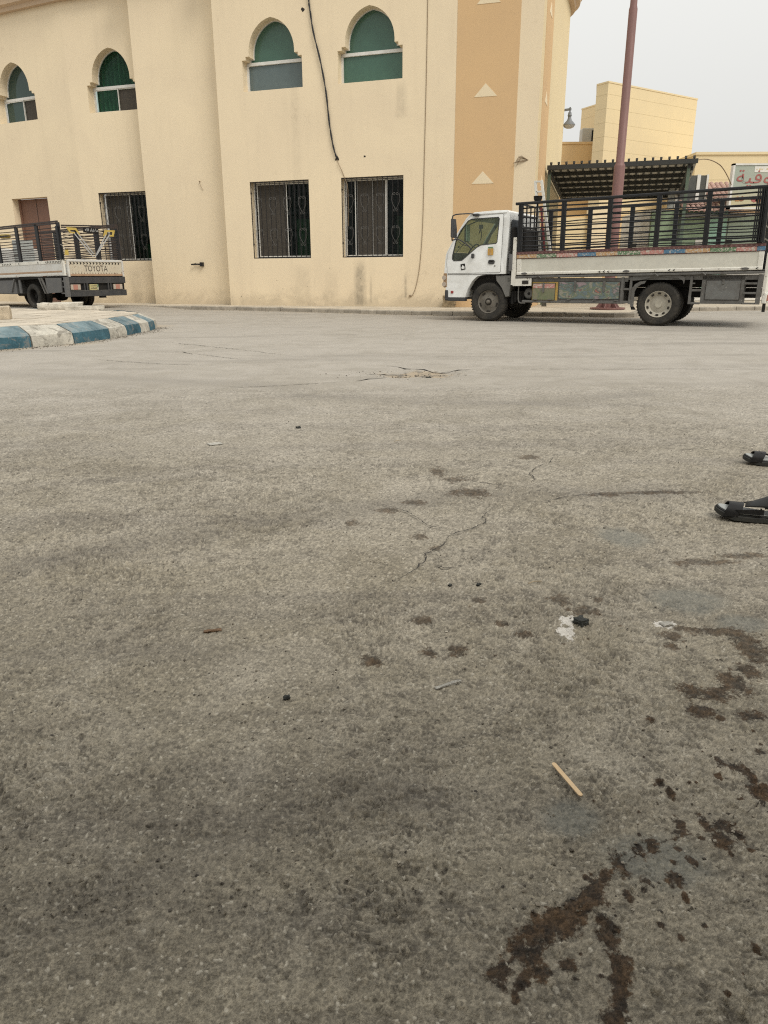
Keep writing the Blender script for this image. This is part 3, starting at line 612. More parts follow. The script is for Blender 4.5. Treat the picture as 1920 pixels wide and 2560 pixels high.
def ring(mb, outer, inner, y0, y1):
    n = len(outer)
    vs = [(x, y0, z) for x, z in outer] + [(x, y0, z) for x, z in inner] + [(x, y1, z) for x, z in inner]
    mb.add(vs, [(i, (i+1) % n, n+(i+1) % n, n+i) for i in range(n)] + [(n+i, n+(i+1) % n, 2*n+(i+1) % n, 2*n+i) for i in range(n)])
def poly_face(mb, poly, y):
    tris = tessellate_polygon([[Vector((x, z, 0)) for x, z in poly]]); mb.add([(x, y, z) for x, z in poly], [tuple(t_) for t_ in tris])

def arch_window(cx, y, parent, kind, loc=None, rot=None, label=None):
    w = empty('arched_window', loc or (0, 0, 0), 0, parent)
    if rot: w.rotation_euler = rot
    if label: w['label'] = label
    P = arch_poly(cx); d = y + 0.27
    mb = MB(); ring(mb, P, inset_poly(P, 0.045), d, d+0.04); mb.build('frame', M['alu'], w)
    zt = 6.34
    MB().box(cx-0.86, cx+0.86, d-0.012, d+0.05, zt-0.035, zt+0.045).build('transom', M['alu'], w, bevel=0.006)
    up = [p_ for p_ in inset_poly(P, 0.02) if p_[1] > 6.3]; up = [(cx+0.85, zt)] + [p_ for p_ in up] + [(cx-0.85, zt)]
    mb = MB(); poly_face(mb, up, d+0.03); mb.build('pane', M['flat_green'] if kind != 'curtain' else M['win_green'], w)
    if kind == 'curtain':
        for k, (xa, xb, scr) in enumerate(((cx-0.84, cx+0.02, curtain_first(cx)), (cx-0.02, cx+0.84, not curtain_first(cx)))):
            sash = MB(); o_ = rect(xa, xb, 5.69, zt-0.03); ring(sash, o_, inset_poly(o_, 0.05), d-0.004+0.02*k, d+0.03+0.02*k); sash.build('sash', M['alu'], w)
            mb = MB(); poly_face(mb, rect(xa+.03, xb-.03, 5.72, zt-0.06), d+0.035+0.02*k); mb.build('pane', M['screen'] if scr else M['win_green'], w)
        # pleated curtain behind the glass
        n = 90; vs = []
        for i in range(n+1):
            x = cx-0.9+1.8*i/n; yv = d+0.22+0.05*math.sin(i*0.82+0.5*math.sin(i*0.23)); vs += [(x, yv, 5.6), (x+0.01*math.sin(i), yv, 7.4)]
        MB().add(vs, [(2*i, 2*i+2, 2*i+3, 2*i+1) for i in range(n)]).build('curtain', M['curtain'], w, smooth=80)
    else:
        mb = MB(); poly_face(mb, rect(cx-0.85, cx+0.85, 5.67, zt), d+0.034); mb.build('pane', M['flat_blue'] if kind == 'blue' else M['flat_green'], w)
        MB().box(cx-0.87, cx-0.815, d-0.02, d+0.03, 5.655, zt-0.035).build('jamb', M['alu'], w)
    MB().box(cx-1.0, cx+1.0, d+0.45, d+0.5, 5.4, 7.5).build('room_back', M['room_dark'], w)
    return w
def curtain_first(cx): return cx < -3 and cx > -3.5

SCROLL = None
def scroll_mesh():
    global SCROLL
    if SCROLL: return SCROLL
    mb = MB()
    for sg in (-1, 1):
        pts = []
        for k in range(15):      # top volute unwinding
            a = -2.2*math.pi*(1-k/14)+0.3; r = 0.012+0.034*k/14; pts.append((sg*(0.045+r*math.cos(a)), 0, 0.185+r*math.sin(a)))
        pts += [(sg*0.108, 0, 0.12), (sg*0.115, 0, 0.05), (sg*0.10, 0, -0.03), (sg*0.06, 0, -0.11), (sg*0.012, 0, -0.18)]
        for k in range(12):
            a = 1.9+2.0*math.pi*k/11; r = 0.04-0.028*k/11; pts.append((-sg*(0.045+r*math.cos(a)), 0, -0.225+r*math.sin(a)))
        mb.tube(pts, 0.0052, 4)
    SCROLL = mb.mesh('scroll'); SCROLL.materials.append(M['grey_iron']); SCROLL.shade_smooth(); return SCROLL
def barred_window(x0, x1, y, parent, panels, loc=None, rot=None, green=None):
    w = empty('barred_window', loc or (0, 0, 0), 0, parent)
    if rot: w.rotation_euler = rot
    z0, z1 = 1.39, 3.415; d = y + 0.22; P = rect(x0, x1, z0, z1)
    mb = MB(); ring(mb, P, inset_poly(P, 0.06), d, d+0.05); mb.build('frame', M['alu'], w)
    for k, (a, b, typ) in enumerate(panels):
        o_ = rect(a, b, z0+0.045, z1-0.045); yy_ = d+0.012+0.02*(k % 2)
        s_ = MB(); ring(s_, o_, inset_poly(o_, 0.05), yy_, yy_+0.03); s_.build('sash', M['alu'], w)
        mb = MB(); poly_face(mb, inset_poly(o_, 0.02), yy_+0.02); mb.build('pane', M[typ], w)
    if green:
        MB().box(green[0], green[1], d+0.25, d+0.3, 1.3, green[2]).build('cabinet', M['room_green'], w)
    MB().box(x0-.3, x1+.3, d+0.6, d+0.65, 1.0, 3.7).build('room_back', M['room_dark'], w)
    gy_ = y + 0.03
    n = 12; bm_ = MB().box(-.008, .008, -.008, .008, z0+.005, z1-.005).mesh('bar')
    for k in range(n+1):
        link('bar', bm_, M['black_iron'], w, loc=(x0+0.012+(x1-x0-0.024)*k/n, gy_, 0))
    hb = MB().box(x0+.004, x1-.004, -.011, .011, -.011, .011).mesh('rail')
    for z in (z0+.014, z1-.02, z1-.28, z1-.95, z1-1.12, z1-1.78): 
        if z in (z0+.014, z1-.02): link('rail', hb, M['black_iron'], w, loc=(0, gy_, z))
    for i in range(4):
        for zc in (z1-0.62, z1-1.44):
            xx_ = x0 + (x1-x0)*(0.125+0.25*i)
            link('scroll', scroll_mesh(), M['grey_iron'], w, loc=(xx_, gy_-0.012, zc))
    for z in (1.75, 3.1): MB().box(x0-.003, x0+.03, gy_-.02, gy_+.02, z, z+.05).build('lug', M['black_iron'], w)
    return w

ZT = 8.9
# right-hand front
hB = [rect(0.84, 2.63, 1.39, 3.415), rect(3.575, 5.325, 1.39, 3.415), arch_poly(1.68), arch_poly(4.42)]
wall_panel('front_wall', 0, 8.74, 0.0, ZT, 0, hB, 0.3, M['stucco_front'], building)
MB().add([(0, 0, 0), (0, 0.45, 0), (0, 0.45, ZT), (0, 0, ZT)], [(0, 1, 2, 3)]).build('wall_return', M['stucco_side'], building)
# set-back pier and left bays
wall_panel('pier_wall', -2.895, 0.0, 0.0, ZT, 0.45, [], 0.2, M['stucco_side'], building)
MB().add([(-2.895, .45, 0), (-2.895, 0.89, 0), (-2.895, 0.89, ZT), (-2.895, .45, ZT)], [(0, 1, 2, 3)]).build('wall_return', M['stucco_side'], building)
hL = [rect(-4.93, -3.19, 1.39, 3.415), arch_poly(-4.02)]
wall_panel('bay_wall', -5.54, -2.895, 0.0, ZT, 0.89, hL, 0.3, M['stucco_side'], building)
L2L, L2R = (-5.54, 0.89, 0), (0, 0, R(-8))
hL2 = [rect(-3.23, -1.56, 0.02, 3.40), arch_poly(-2.38)]
wall_panel('end_wall', -9.0, 0.0, 0.0, ZT, 0, hL2, 0.3, M['stucco_side'], building, L2L, L2R)
# side wall with rounded far corner
sp_ = [(8.74, 0), (8.74, 6.3)] + [(7.24+1.5*math.cos(a), 6.3+1.5*math.sin(a)) for a in np.linspace(0.1, math.pi/2, 12)] + [(3.0, 7.8)]
mb = MB(); n = len(sp_); mb.add([(x, y, 0) for x, y in sp_] + [(x, y, ZT) for x, y in sp_], [(k, k+1, n+k+1, n+k) for k in range(n-1)])
mb.build('side_wall', M['far_yellow'], building, smooth=30)
mb = MB(); roof = [(-14, -1.2+4)] + [(-5.54, 0.9), (-2.9, .9), (-2.9, .46), (0, .46), (0, 0.01)] + sp_[:1] + sp_[1:] + [(-14, 7.8)]
mb.add([(x, y, ZT-.01) for x, y in roof], [tuple(range(len(roof)))]); mb.build('roof', M['cornice'], building)
# cornice swept along the wall head
def sweep(path, prof, name, mat, parent):
    vs = []; n = len(path); c = len(prof)
    for k, (x, y) in enumerate(path):
        def nrm(a, b): l = math.hypot(b[0]-a[0], b[1]-a[1]); return ((b[1]-a[1])/l, -(b[0]-a[0])/l)
        ns = []
        if k > 0: ns.append(nrm(path[k-1], path[k]))
        if k < n-1: ns.append(nrm(path[k], path[k+1]))
        if len(ns) == 2:
            mx_, my_ = ns[0][0]+ns[1][0], ns[0][1]+ns[1][1]; l2 = (mx_*mx_+my_*my_)/2 or 1; nx_, ny_ = mx_/l2, my_/l2
        else: nx_, ny_ = ns[0]
        for o_, z in prof: vs.append((x+nx_*o_, y+ny_*o_, z))
    fs = [(i*c+j, i*c+(j+1) % c, (i+1)*c+(j+1) % c, (i+1)*c+j) for i in range(n-1) for j in range(c)]
    return MB().add(vs, fs).build(name, mat, parent, smooth=35)
ca8, sa8 = math.cos(R(-8)), math.sin(R(-8))
cpath = [(-5.54-9*ca8, 0.89-9*sa8), (-5.54, 0.89), (-2.895, 0.89), (-2.895, 0.45), (0, 0.45), (0, 0)] + sp_
sweep(cpath, [(0.002, 8.62), (0.14, 8.62), (0.16, 8.72), (0.27, 8.76), (0.30, 8.92), (0.36, 8.96), (0.36, 9.12), (0.002, 9.14)], 'cornice', M['cornice'], building)
# orange bands and pale triangles
MB().box(6.675, 8.205, -0.006, 0.05, 0.02, 8.6).build('orange_band', M['orange'], building)
MB().box(8.70, 8.747, 0.55, 2.05, 0.02, 8.6).build('orange_band', M['orange'], building)
for zb in (1.15, 3.125, 5.095, 7.065):
    MB().prism([(7.14, zb), (7.716, zb-.005), (7.42, zb+0.29)], -0.012, 0.02).build('triangle', M['triangle'], building)
    MB().prism([(1.05, zb), (1.62, zb), (1.33, zb+0.29)], 8.72, 8.754, 'yz').build('triangle', M['triangle'], building)
# windows and door
w1 = barred_window(0.84, 2.63, 0, building, [(0.93, 1.86, 'screen'), (1.74, 2.59, 'win_dark')], green=(2.02, 2.42, 2.45))
w2 = barred_window(3.575, 5.325, 0, building, [(3.62, 3.96, 'win_dark'), (4.74, 5.29, 'win_dark'), (3.88, 4.40, 'screen'), (4.36, 4.80, 'screen')], green=(5.0, 5.35, 2.45))
w3 = barred_window(-4.93, -3.19, 0.89, building, [(-4.86, -3.95, 'screen'), (-4.1, -3.2, 'win_dark')], green=(-3.7, -3.2, 1.9))
arch_window(1.68, 0, building, 'blue', label='arched window with grey-blue lower pane')
arch_window(4.42, 0, building, 'green', label='arched window with all-green panes')
arch_window(-4.02, 0.89, building, 'curtain', label='arched window with green curtain, partly hidden by the pier')
arch_window(-2.38, 0, building, 'curtain', L2L, L2R, label='arched window at the far left end')
dr = empty('door', L2L, 0, building); dr.rotation_euler = L2R
MB().box(-3.22, -1.57, 0.27, 0.31, 0.1, 3.39).build('door_leaf', M['door_brown'], dr)
MB().box(-2.42, -2.405, 0.262, 0.272, 0.1, 3.39).build('meeting_stile', M['hole'], dr)
for xa in (-3.225, -1.66): MB().box(xa, xa+0.09, 0.235, 0.28, 0.1, 3.395).build('jamb', M['door_brown'], dr)
MB().box(-2.54, -2.49, 0.20, 0.26, 1.15, 1.28).build('handle', M['grey_iron'], dr)
# small holes knocked in the render
def blot(cx, cz, r, y=-0.003):
    pts = [(cx+r*random.uniform(.5, 1.1)*math.cos(a), cz+r*random.uniform(.5, 1.1)*math.sin(a)) for a in np.linspace(0, 6.28, 11)[:-1]]
    MB().prism(pts, y, y+0.02).build('wall_hole', M['hole'], building)
blot(2.624, 7.39, 0.055); blot(3.47, 3.885, 0.075, -0.004); blot(4.26, 3.905, 0.035)
for _ in range(10): blot(random.uniform(0.2, 6.4), random.uniform(.25, 1.2), random.uniform(.006, .014))

# ---- cables and fixings on the wall (own things)
def on_wall(name, mb, mat, label, cat, smooth=60, group=None):
    o = mb.build(name, mat, None, smooth=smooth, loc=(BX, BY, 0), rot=(0, 0, BR)); return tag(o, label, cat, group)
pts = [(2.70, -.05, 8.6), (2.78, -.05, 7.9), (2.811, -.04, 7.577), (2.836, -.04, 7.356), (2.917, -.05, 6.863), (3.104, -.05, 6.128), (3.218, -.04, 5.478), (3.297, -.04, 4.724), (3.375, -.04, 4.242), (3.455, -.03, 3.95), (3.475, 0.0, 3.89)]
def smoothpath(pts, k=4):
    P = [Vector(p_) for p_ in pts]; out = []
    for i in range(len(P)-1):
        a, b, c, d = P[max(0, i-1)], P[i], P[i+1], P[min(len(P)-1, i+2)]
        for j in range(k):
            s = j/k; out.append(0.5*((2*b)+(c-a)*s+(2*a-5*b+4*c-d)*s*s+(3*b-a-3*c+d)*s**3))
    out.append(P[-1]); return out
sp2 = smoothpath(pts); mb = MB(); mb.tube([p_+Vector((.011*math.sin(i*1.1), -.008*math.cos(i*1.1), 0)) for i, p_ in enumerate(sp2)], 0.016, 6); mb.tube([p_-Vector((.011*math.sin(i*1.1), -.008*math.cos(i*1.1), 0)) for i, p_ in enumerate(sp2)], 0.014, 6)
on_wall('power_cable', mb, M['cable'], 'thick twisted black cable running down the cream wall between the two arched windows', 'cable')
mb = MB(); mb.tube(smoothpath([(3.475, -.005, 3.86), (3.53, -.03, 3.74), (3.60, -.02, 3.6), (3.70, .0, 3.36), (3.76, .02, 3.12), (3.75, .02, 2.2)]), 0.008, 5)
on_wall('thin_cable', mb, M['wire_tan'], 'thin cable from wall hole into the right barred window', 'cable')
mb = MB(); mb.tube(smoothpath([(5.93, -.012, 8.55), (5.927, -.012, 7.28), (5.915, -.012, 5.56), (5.888, -.012, 3.74), (5.865, -.014, 2.2), (5.80, -.015, 1.2), (5.70, -.02, 0.64), (5.60, -.02, 0.40), (5.54, -.01, 0.38)]), 0.0075, 5)
mb.box(5.50, 5.56, -.03, 0, 0.355, 0.40)
on_wall('wall_wire', mb, M['wire_tan'], 'thin brown wire hanging straight down the wall left of the orange band', 'wire')
mb = MB(); mb.box(-1.17, -1.08, 0.36, 0.45, 1.20, 1.315); mb.tube([(-1.14, .40, 1.26), (-1.3, .39, 1.26), (-1.47, .37, 1.255)], 0.022, 8); mb.tube([(-1.36, .39, 1.265), (-1.33, .39, 1.285)], 0.02, 6)
on_wall('pipe_bracket', mb, M['black_iron'], 'small black pipe stub with bracket low on the cream pier', 'bracket', 30)
mb = MB(); mb.tube([(-1.0, .45, 3.545), (-1.0, .40, 3.545)], 0.014, 6); mb.tube(smoothpath([(-1.0, .41, 3.54), (-.985, .42, 3.45), (-.955, .43, 3.37), (-.905, .43, 3.32)]), 0.006, 4)
on_wall('wall_hook', mb, M['wire_tan'], 'small nail with dangling wire on the cream pier', 'hook')
# tuft of twigs sticking out of the pale strip by the corner
mb = MB()
for k in range(9):
    a = R(165+random.uniform(-22, 22)); mb.tube([(8.55, -0.0, 3.62), (8.55+0.28*math.cos(a)*random.uniform(.6, 1), -.03, 3.62+.22*math.sin(a)-.02), (8.55+0.38*math.cos(a)*random.uniform(.6, 1), -.05, 3.6+random.uniform(-.1, .04))], 0.005, 4)
on_wall('wire_tuft', mb, M['wire_tan'], 'frayed tuft of wires poking from wall beside orange band', 'wire')

# block and pipe on the pavement in front of the wall
def rock(name, mat, size, loc, rz, label, cat, jit=0.12, group=None):
    bm = bmesh.new(); bmesh.ops.create_cube(bm, size=1.0); bmesh.ops.subdivide_edges(bm, edges=bm.edges[:], cuts=3, use_grid_fill=True)
    rr = random.Random(hash(name+label) % 999 if False else len(label)*13+int(abs(loc[0])*100))
    for v in bm.verts:
        v.co.x = v.co.x*size[0] + rr.uniform(-1, 1)*jit*size[2]; v.co.y = v.co.y*size[1] + rr.uniform(-1, 1)*jit*size[2]; v.co.z = (v.co.z+.5)*size[2] + (rr.uniform(-1, 1)*jit*size[2] if v.co.z > -.4 else 0)
    me_ = bpy.data.meshes.new(name); bm.to_mesh(me_); bm.free()
    o = link(name, me_, mat, None, 45, size[2]*.06, 1, loc, (0, 0, rz)); return tag(o, label, cat, group)
rock('concrete_stump', M['stump'], (0.30, 0.25, 0.30), (1.76, 20.35, PAV-.01), R(-15), 'brown crumbling block standing on the pavement below the truck bumper', 'block')
mb = MB(); mb.tube([(1.20, 21.15, PAV+.045), (1.50, 20.98, PAV+.045)], 0.045, 12)
tag(mb.build('plastic_pipe', M['white_plastic'], None, smooth=40), 'short white pipe offcut lying on pavement by the wall', 'pipe')

# slabs and blocks on the island
rock('broken_slab', M['slab'], (0.80, 0.45, 0.135), (-6.72, 15.85, IZ-.01), R(8), 'pale broken slab lying flat behind the painted kerb', 'slab', 0.10, 'loose masonry on the island')
rock('stone_plank', M['slab'], (0.74, 0.2, 0.075), (-6.10, 15.55, IZ-.004), R(14), 'narrow pale stone plank leaning on the broken slab', 'slab', 0.08, 'loose masonry on the island')
rock('kerb_block', M['rubble'], (0.50, 0.28, 0.205), (-6.22, 12.1, IZ-.008), R(20), 'tan masonry block on the island cut by the left edge', 'block', 0.05, 'loose masonry on the island')

# ------------------------------------------------------------------ street lamp pole
M['pole_red'] = paint('red_oxide_pole', (0.22, 0.108, 0.094), 0.5, (0.15, 0.09, 0.075), 0.6, 3, streak=True)
pole = empty('street_lamp_pole', (5.52, 18.68, PAV)); tag(pole, 'tall red-brown tapered steel pole standing on pavement behind the cage truck', 'pole')
MB().lathe([(0, .0), (.125, .0), (.125, 3.2), (.118, 3.23), (.095, 3.27), (.092, 6.35), (.075, 6.42), (.07, 9.5), (0, 9.5)], (0, 0, 0), 'z', 20).build('shaft', M['pole_red'], pole, smooth=40)
MB().lathe([(0, 0), (.42, 0), (.42, .035), (0, .035)], (0, 0, 0.005), 'z', 20).build('base_plate', M['pole_red'], pole, smooth=40)
for k in range(6):
    a = k*math.pi/3; MB().prism([(.12, .04), (.30, .04), (.12, .26)], -.008, .008).build('gusset', M['pole_red'], pole, rot=(0, 0, a))
for k in range(2): MB().bar((0, 0, 9.4), ((-1)**k*1.6, 0.2, 9.75), .06, .06).build('arm', M['pole_red'], pole)

# wall lamp on the rounded corner
M['lamp_grey'] = paint('grey_lamp', (0.17, 0.18, 0.19), 0.45, (0.1, 0.1, 0.1), 0.3, 6)
M['lamp_glass'] = plain('lamp_glass', (0.45, 0.42, 0.38), 0.3)
lamp = empty('wall_lamp', (5.955, 26.0, 5.36)); lamp.scale = (.8, .8, .92); tag(lamp, 'grey bell-shaped lantern hanging from a bracket past the building corner', 'lamp')
MB().lathe([(0, .86-.34), (.06, .5), (.07, .44), (.085, .40), (.06, .36), (.075, .30), (.10, .25), (.19, .17), (.235, .12), (.24, .095), (.0, .095)], (0, 0, 0), 'z', 24).build('shade', M['lamp_grey'], lamp, smooth=30)
MB().lathe([(.225, .095), (.19, .04), (.11, .005), (0, -.005)], (0, 0, 0), 'z', 24).build('globe', M['lamp_glass'], lamp, smooth=60)
mb = MB(); mb.tube([(0, 0, .5), (0, 0, .66)], .03, 8); mb.bar((.05, .0, .60), (-.65, .25, .56), .05, .07); mb.build('bracket', M['lamp_grey'], lamp)

# ------------------------------------------------------------------ distant buildings
tower = empty('distant_tower_block', (10.934, 40.0, 0), R(33)); tag(tower, 'pale yellow flat-topped tower block rising behind the black canopy', 'building')
TP = [(0, 0), (6.97, 0), (6.97, 5), (3.6, 5), (3.4, 3.76), (0, .72)]
MB().prism(TP, 0, 9.75, 'xy').build('wall', M['far_yellow'], tower)
for z in np.arange(1.2, 9.5, 0.62):
    MB().prism(inset_poly(TP, -.006), z, z+.016, 'xy').build('panel_joint', M['joint'], tower)
MB().prism(inset_poly(TP, -.04), 9.75, 9.82, 'xy').build('coping', M['far_yellow'], tower)
wing = empty('distant_low_block', (7.5, 42.5, 0)); tag(wing, 'tan low block between the rounded corner and the distant tower', 'building')
MB().box(0, 5.0, 0, 4, 0, 7.45).build('wall', M['far_tan'], wing)
for z in (5.2, 5.9, 6.6): MB().box(-.005, 5.005, -.006, 4.005, z, z+.025).build('panel_joint', M['joint'], wing)
MB().box(-.04, 5.04, -.04, 4.04, 7.45, 7.56).build('coping', M['far_tan'], wing)
acu = empty('rooftop_unit', (11.0, 43.2, 7.55)); tag(acu, 'small grey box unit on roof of the tan low block', 'air conditioner')
MB().box(-.45, .45, -.3, .3, .0, .72).build('casing', plain('ac_grey', (0.45, 0.44, 0.40)), acu, bevel=.02)
MB().box(.05, .40, -.306, -.29, .1, .62).build('fan_grille', M['room_dark'], acu)
rw = empty('distant_long_wall', (15.2, 39.0, 0)); tag(rw, 'long low pale yellow building behind the shop sign', 'building')
MB().box(0, 22, 0, 5, 0, 6.42).build('wall', M['far_yellow'], rw)
for z in (2.0, 3.1, 4.2, 5.3): MB().box(-.005, 22.0, -.006, 5.0, z, z+.025).build('panel_joint', M['joint'], rw)
for xj in (3.5, 7.0): MB().box(xj, xj+.02, -.008, .0, 0, 6.4).build('panel_joint', M['joint'], rw)
MB().box(-.05, 22.05, -.06, 5.05, 6.42, 6.54).build('coping', M['far_yellow'], rw)
tw = empty('tan_yard_wall', (6.6, 33.0, 0)); tag(tw, 'tan yard wall with cream pillar seen under the canopy', 'wall')
MB().box(0, 8, 0, .25, 0, 3.3).build('wall', M['far_tan'], tw); MB().box(2.0, 2.75, -.2, .24, 0, 3.5).build('pillar', M['triangle'], tw); MB().box(-.4, 2.0, -.03, .2, 0, 3.2).build('cream_panel', M['far_yellow'], tw); MB().box(2.76, 8.0, -.06, 0, 1.75, 1.82).build('rail', M['alu'], tw)

# ------------------------------------------------------------------ unseen shop wall and awning, added behind the camera to shade near ground
M['awning'] = paint('awning_sheet', (0.30, 0.28, 0.24), 0.7, (0.2, 0.18, 0.15), 0.4, 2)
shop = empty('shade_shopfront', (0, -3.15, 0)); tag(shop, 'unseen cream shop wall with sheet awning, added to shade the near road', 'building')
MB().box(-12, 12, -4, 0, 0, 5.5).build('wall', M['far_yellow'], shop)
AW = MB(); AW.add([(-12, 0.0, 3.0), (12, 0.0, 3.0), (12, 3.0, 2.62), (-12, 3.0, 2.62), (-12, 0.0, 3.05), (12, 0.0, 3.05), (12, 3.0, 2.67), (-12, 3.0, 2.67)], [(0, 1, 2, 3), (4, 7, 6, 5), (0, 4, 5, 1), (1, 5, 6, 2), (2, 6, 7, 3), (3, 7, 4, 0)]); AW.build('awning', M['awning'], shop)
for x in (-9, -3.5, 3.5, 9): MB().box(x-.04, x+.04, 2.85, 2.93, 0, 2.63).build('awning_post', M['awning'], shop)
# ------------------------------------------------------------------ black corrugated canopy beside the side wall
M['roof_black'] = paint('black_sheet', (0.035, 0.035, 0.032), 0.55, (0.09, 0.085, 0.075), 0.5, 3)
M['sheet_under'] = paint('sheet_underside', (0.50, 0.49, 0.45), 0.5, (0.25, 0.24, 0.2), 0.5, 2.5)
M['purlin'] = paint('dark_purlin', (0.028, 0.03, 0.027), 0.6, (0.08, 0.07, 0.06), 0.3, 4)
M['post_green'] = paint('green_post', (0.09, 0.13, 0.09), 0.55, (0.15, 0.13, 0.1), 0.4, 4)
canopy = empty('metal_canopy', (BX, BY, 0), BR); tag(canopy, 'black ribbed metal canopy roof beside the building, seen from below', 'canopy')
cx0, cx1, cy0, cy1, zf, zb = 8.80, 12.60, 2.0, 7.2, 3.72, 3.36
zc = lambda y: zf + (zb-zf)*(y-cy0)/(cy1-cy0)
NR = 19; pw = (cx1-cx0)/NR
for k in range(NR):         # one ribbed sheet strip per part
    x0 = cx0 + k*pw; mb = MB(); pr = [(0, 0), (pw*.36, 0), (pw*.44, .045), (pw*.56, .045), (pw*.64, 0), (pw-.002, 0)]
    vs = [(x0+a, cy0, zc(cy0)+h) for a, h in pr] + [(x0+a, cy1, zc(cy1)+h) for a, h in pr] ; n = len(pr)
    vs += [(x, y, z+.006) for x, y, z in vs]
    fs = [(i, i+1, n+i+1, n+i) for i in range(n-1)] + [(2*n+i, 2*n+i+1, 3*n+i+1, 3*n+i) for i in range(n-1)] + [(i, i+1, 2*n+i+1, 2*n+i) for i in range(n-1)]
    mb.add(vs, fs).build('roof_sheet', M['sheet_under'], canopy)
for y in np.linspace(cy0+.04, cy1-.05, 7): MB().box(cx0+.02, cx1-.05, y-.03, y+.03, zc(y)-.10, zc(y)-.004).build('purlin', M['purlin'], canopy)
for k in range(NR):
    x = cx0 + (k+.5)*pw
    MB().bar((x, cy0+.05, zc(cy0+.05)-.012), (x, cy1-.05, zc(cy1-.05)-.012), .045, .02).build('batten', M['purlin'], canopy)
    MB().box(x-.03, x+.03, cy0-.03, cy0+.03, zc(cy0)+.03, zc(cy0)+.085).build('rib_end', M['roof_black'], canopy)
MB().box(cx0, cx1, cy0-.03, cy0-.006, zc(cy0)-.10, zc(cy0)+.012).build('fascia', M['purlin'], canopy)
for (x, y) in ((cx0+.06, cy0+.1), (cx1-.2, cy0+.1), (cx0+.06, cy1-.2), (cx1-.2, cy1-.2)):
    MB().box(x-.04, x+.04, y-.04, y+.04, PAV, zc(y)-.1).build('post', M['post_green'], canopy)
for x in (cx0+.06, cx1-.2): MB().bar((x, cy0+.05, zc(cy0)-.15), (x, cy1-.1, zc(cy1)-.15), .06, .1).build('side_beam', M['purlin'], canopy)

# ------------------------------------------------------------------ kiosk with the buffet sign
M['kiosk_green'] = paint('kiosk_green', (0.30, 0.40, 0.26), 0.55, (0.12, 0.15, 0.1), 0.5, 1.5)
M['mint'] = plain('mint_panel', (0.38, 0.62, 0.50), 0.5)
M['kiosk_white'] = paint('kiosk_white', (0.74, 0.72, 0.66), 0.5, (0.35, 0.3, 0.24), 0.4, 2)
M['tile_pink'] = concrete('pink_tile', (0.46, 0.30, 0.245), 6, 0.7, 0.5, (0.2, 0.13, 0.11), 0.55)
M['dark_panel'] = paint('dark_glazing', (0.065, 0.068, 0.062), 0.3, (0.14, 0.13, 0.11), 0.5, 1.5)
kiosk = empty('food_kiosk', (8.4, 24.6, PAV)); tag(kiosk, 'small green and white food kiosk half hidden behind the truck cage', 'kiosk')
MB().box(0, 6.5, 0.2, 3.0, 0, 2.75).build('wall', M['kiosk_white'], kiosk)
MB().box(0.05, 1.75, 0.12, 0.2, 1.45, 2.70).build('green_panel', M['kiosk_green'], kiosk)
MB().box(0.05, 1.75, 0.15, 0.2, 0.45, 1.40).build('serving_window', M['room_dark'], kiosk)
MB().box(0.72, 0.80, 0.10, 0.2, 0.45, 1.45).build('window_bar', M['alu'], kiosk)
MB().box(0.9, 0.98, 0.06, 0.13, 1.45, 2.75).build('pipe', M['post_green'], kiosk)
MB().box(1.85, 2.45, 0.14, 0.2, 0.2, 2.7).build('mint_panel', M['mint'], kiosk)
MB().box(1.50, 1.74, 0.09, 0.14, 1.62, 1.85).build('notice', M['kiosk_white'], kiosk)
MB().box(2.5, 6.4, 0.12, 0.2, 1.5, 2.55).build('price_board', paint('price_board', (0.36, 0.43, 0.34), 0.5, (0.2, 0.22, 0.17), 0.5, 2), kiosk)
MB().box(2.5, 6.4, 0.10, 0.2, 2.58, 2.63).build('white_rail', M['alu'], kiosk)
MB().box(2.5, 6.4, 0.11, 0.2, 2.64, 2.85).build('orange_strip', plain('pale_orange', (0.62, 0.42, 0.26)), kiosk)
MB().box(2.5, 3.3, 0.05, 0.2, 0.95, 1.12).build('red_tray', plain('dull_red', (0.30, 0.06, 0.05)), kiosk)
MB().box(2.5, 6.4, -.15, 0.2, 0.0, 0.95).build('counter', M['kiosk_white'], kiosk, bevel=.02)
# glazed upper front left of the sign
for (xa, xb) in ((0.78, 1.32), (1.44, 1.62)): MB().box(xa, xb, 0.10, 0.16, 2.78, 3.72).build('upper_pane', M['dark_panel'], kiosk)
for (xa, xb) in ((0.70, 0.78), (1.33, 1.43), (1.62, 1.68)): MB().box(xa, xb, 0.07, 0.17, 2.78, 3.74).build('mullion', M['alu'], kiosk)
MB().box(0.5, 0.7, 0.1, 0.16, 2.78, 3.5).build('side_pane', plain('pale_pane', (0.42, 0.44, 0.42)), kiosk)
# tiled awning: barrel tiles
tm = MB(); tl = [(0.075*math.cos(a), 0.06*math.sin(a)) for a in np.linspace(0, math.pi, 7)]
vs = [(x, 0, z) for x, z in tl] + [(x*.85, 0.42, z*.85) for x, z in tl]; tm.add(vs, [(i, i+1, 8+i, 7+i) for i in range(6)]); tme = tm.mesh('tile'); tme.materials.append(M['tile_pink']); tme.shade_smooth()
for r_ in range(3):
    for k in range(12):
        o = link('roof_tile', tme, M['tile_pink'], kiosk, loc=(0.9+k*.155+random.uniform(-.01, .01), -.45+r_*.34, 2.62+r_*.22+random.uniform(-.008, .008)), rot=(R(31), 0, random.uniform(-.03, .03)))
for r_ in range(3):
    for k in range(6):
        link('roof_tile', tme, M['tile_pink'], kiosk, loc=(1.72+k*.155, -.25+r_*.3, 3.0+r_*.17+random.uniform(-.012, .012)), rot=(R(31), 0, random.uniform(-.05, .05)))
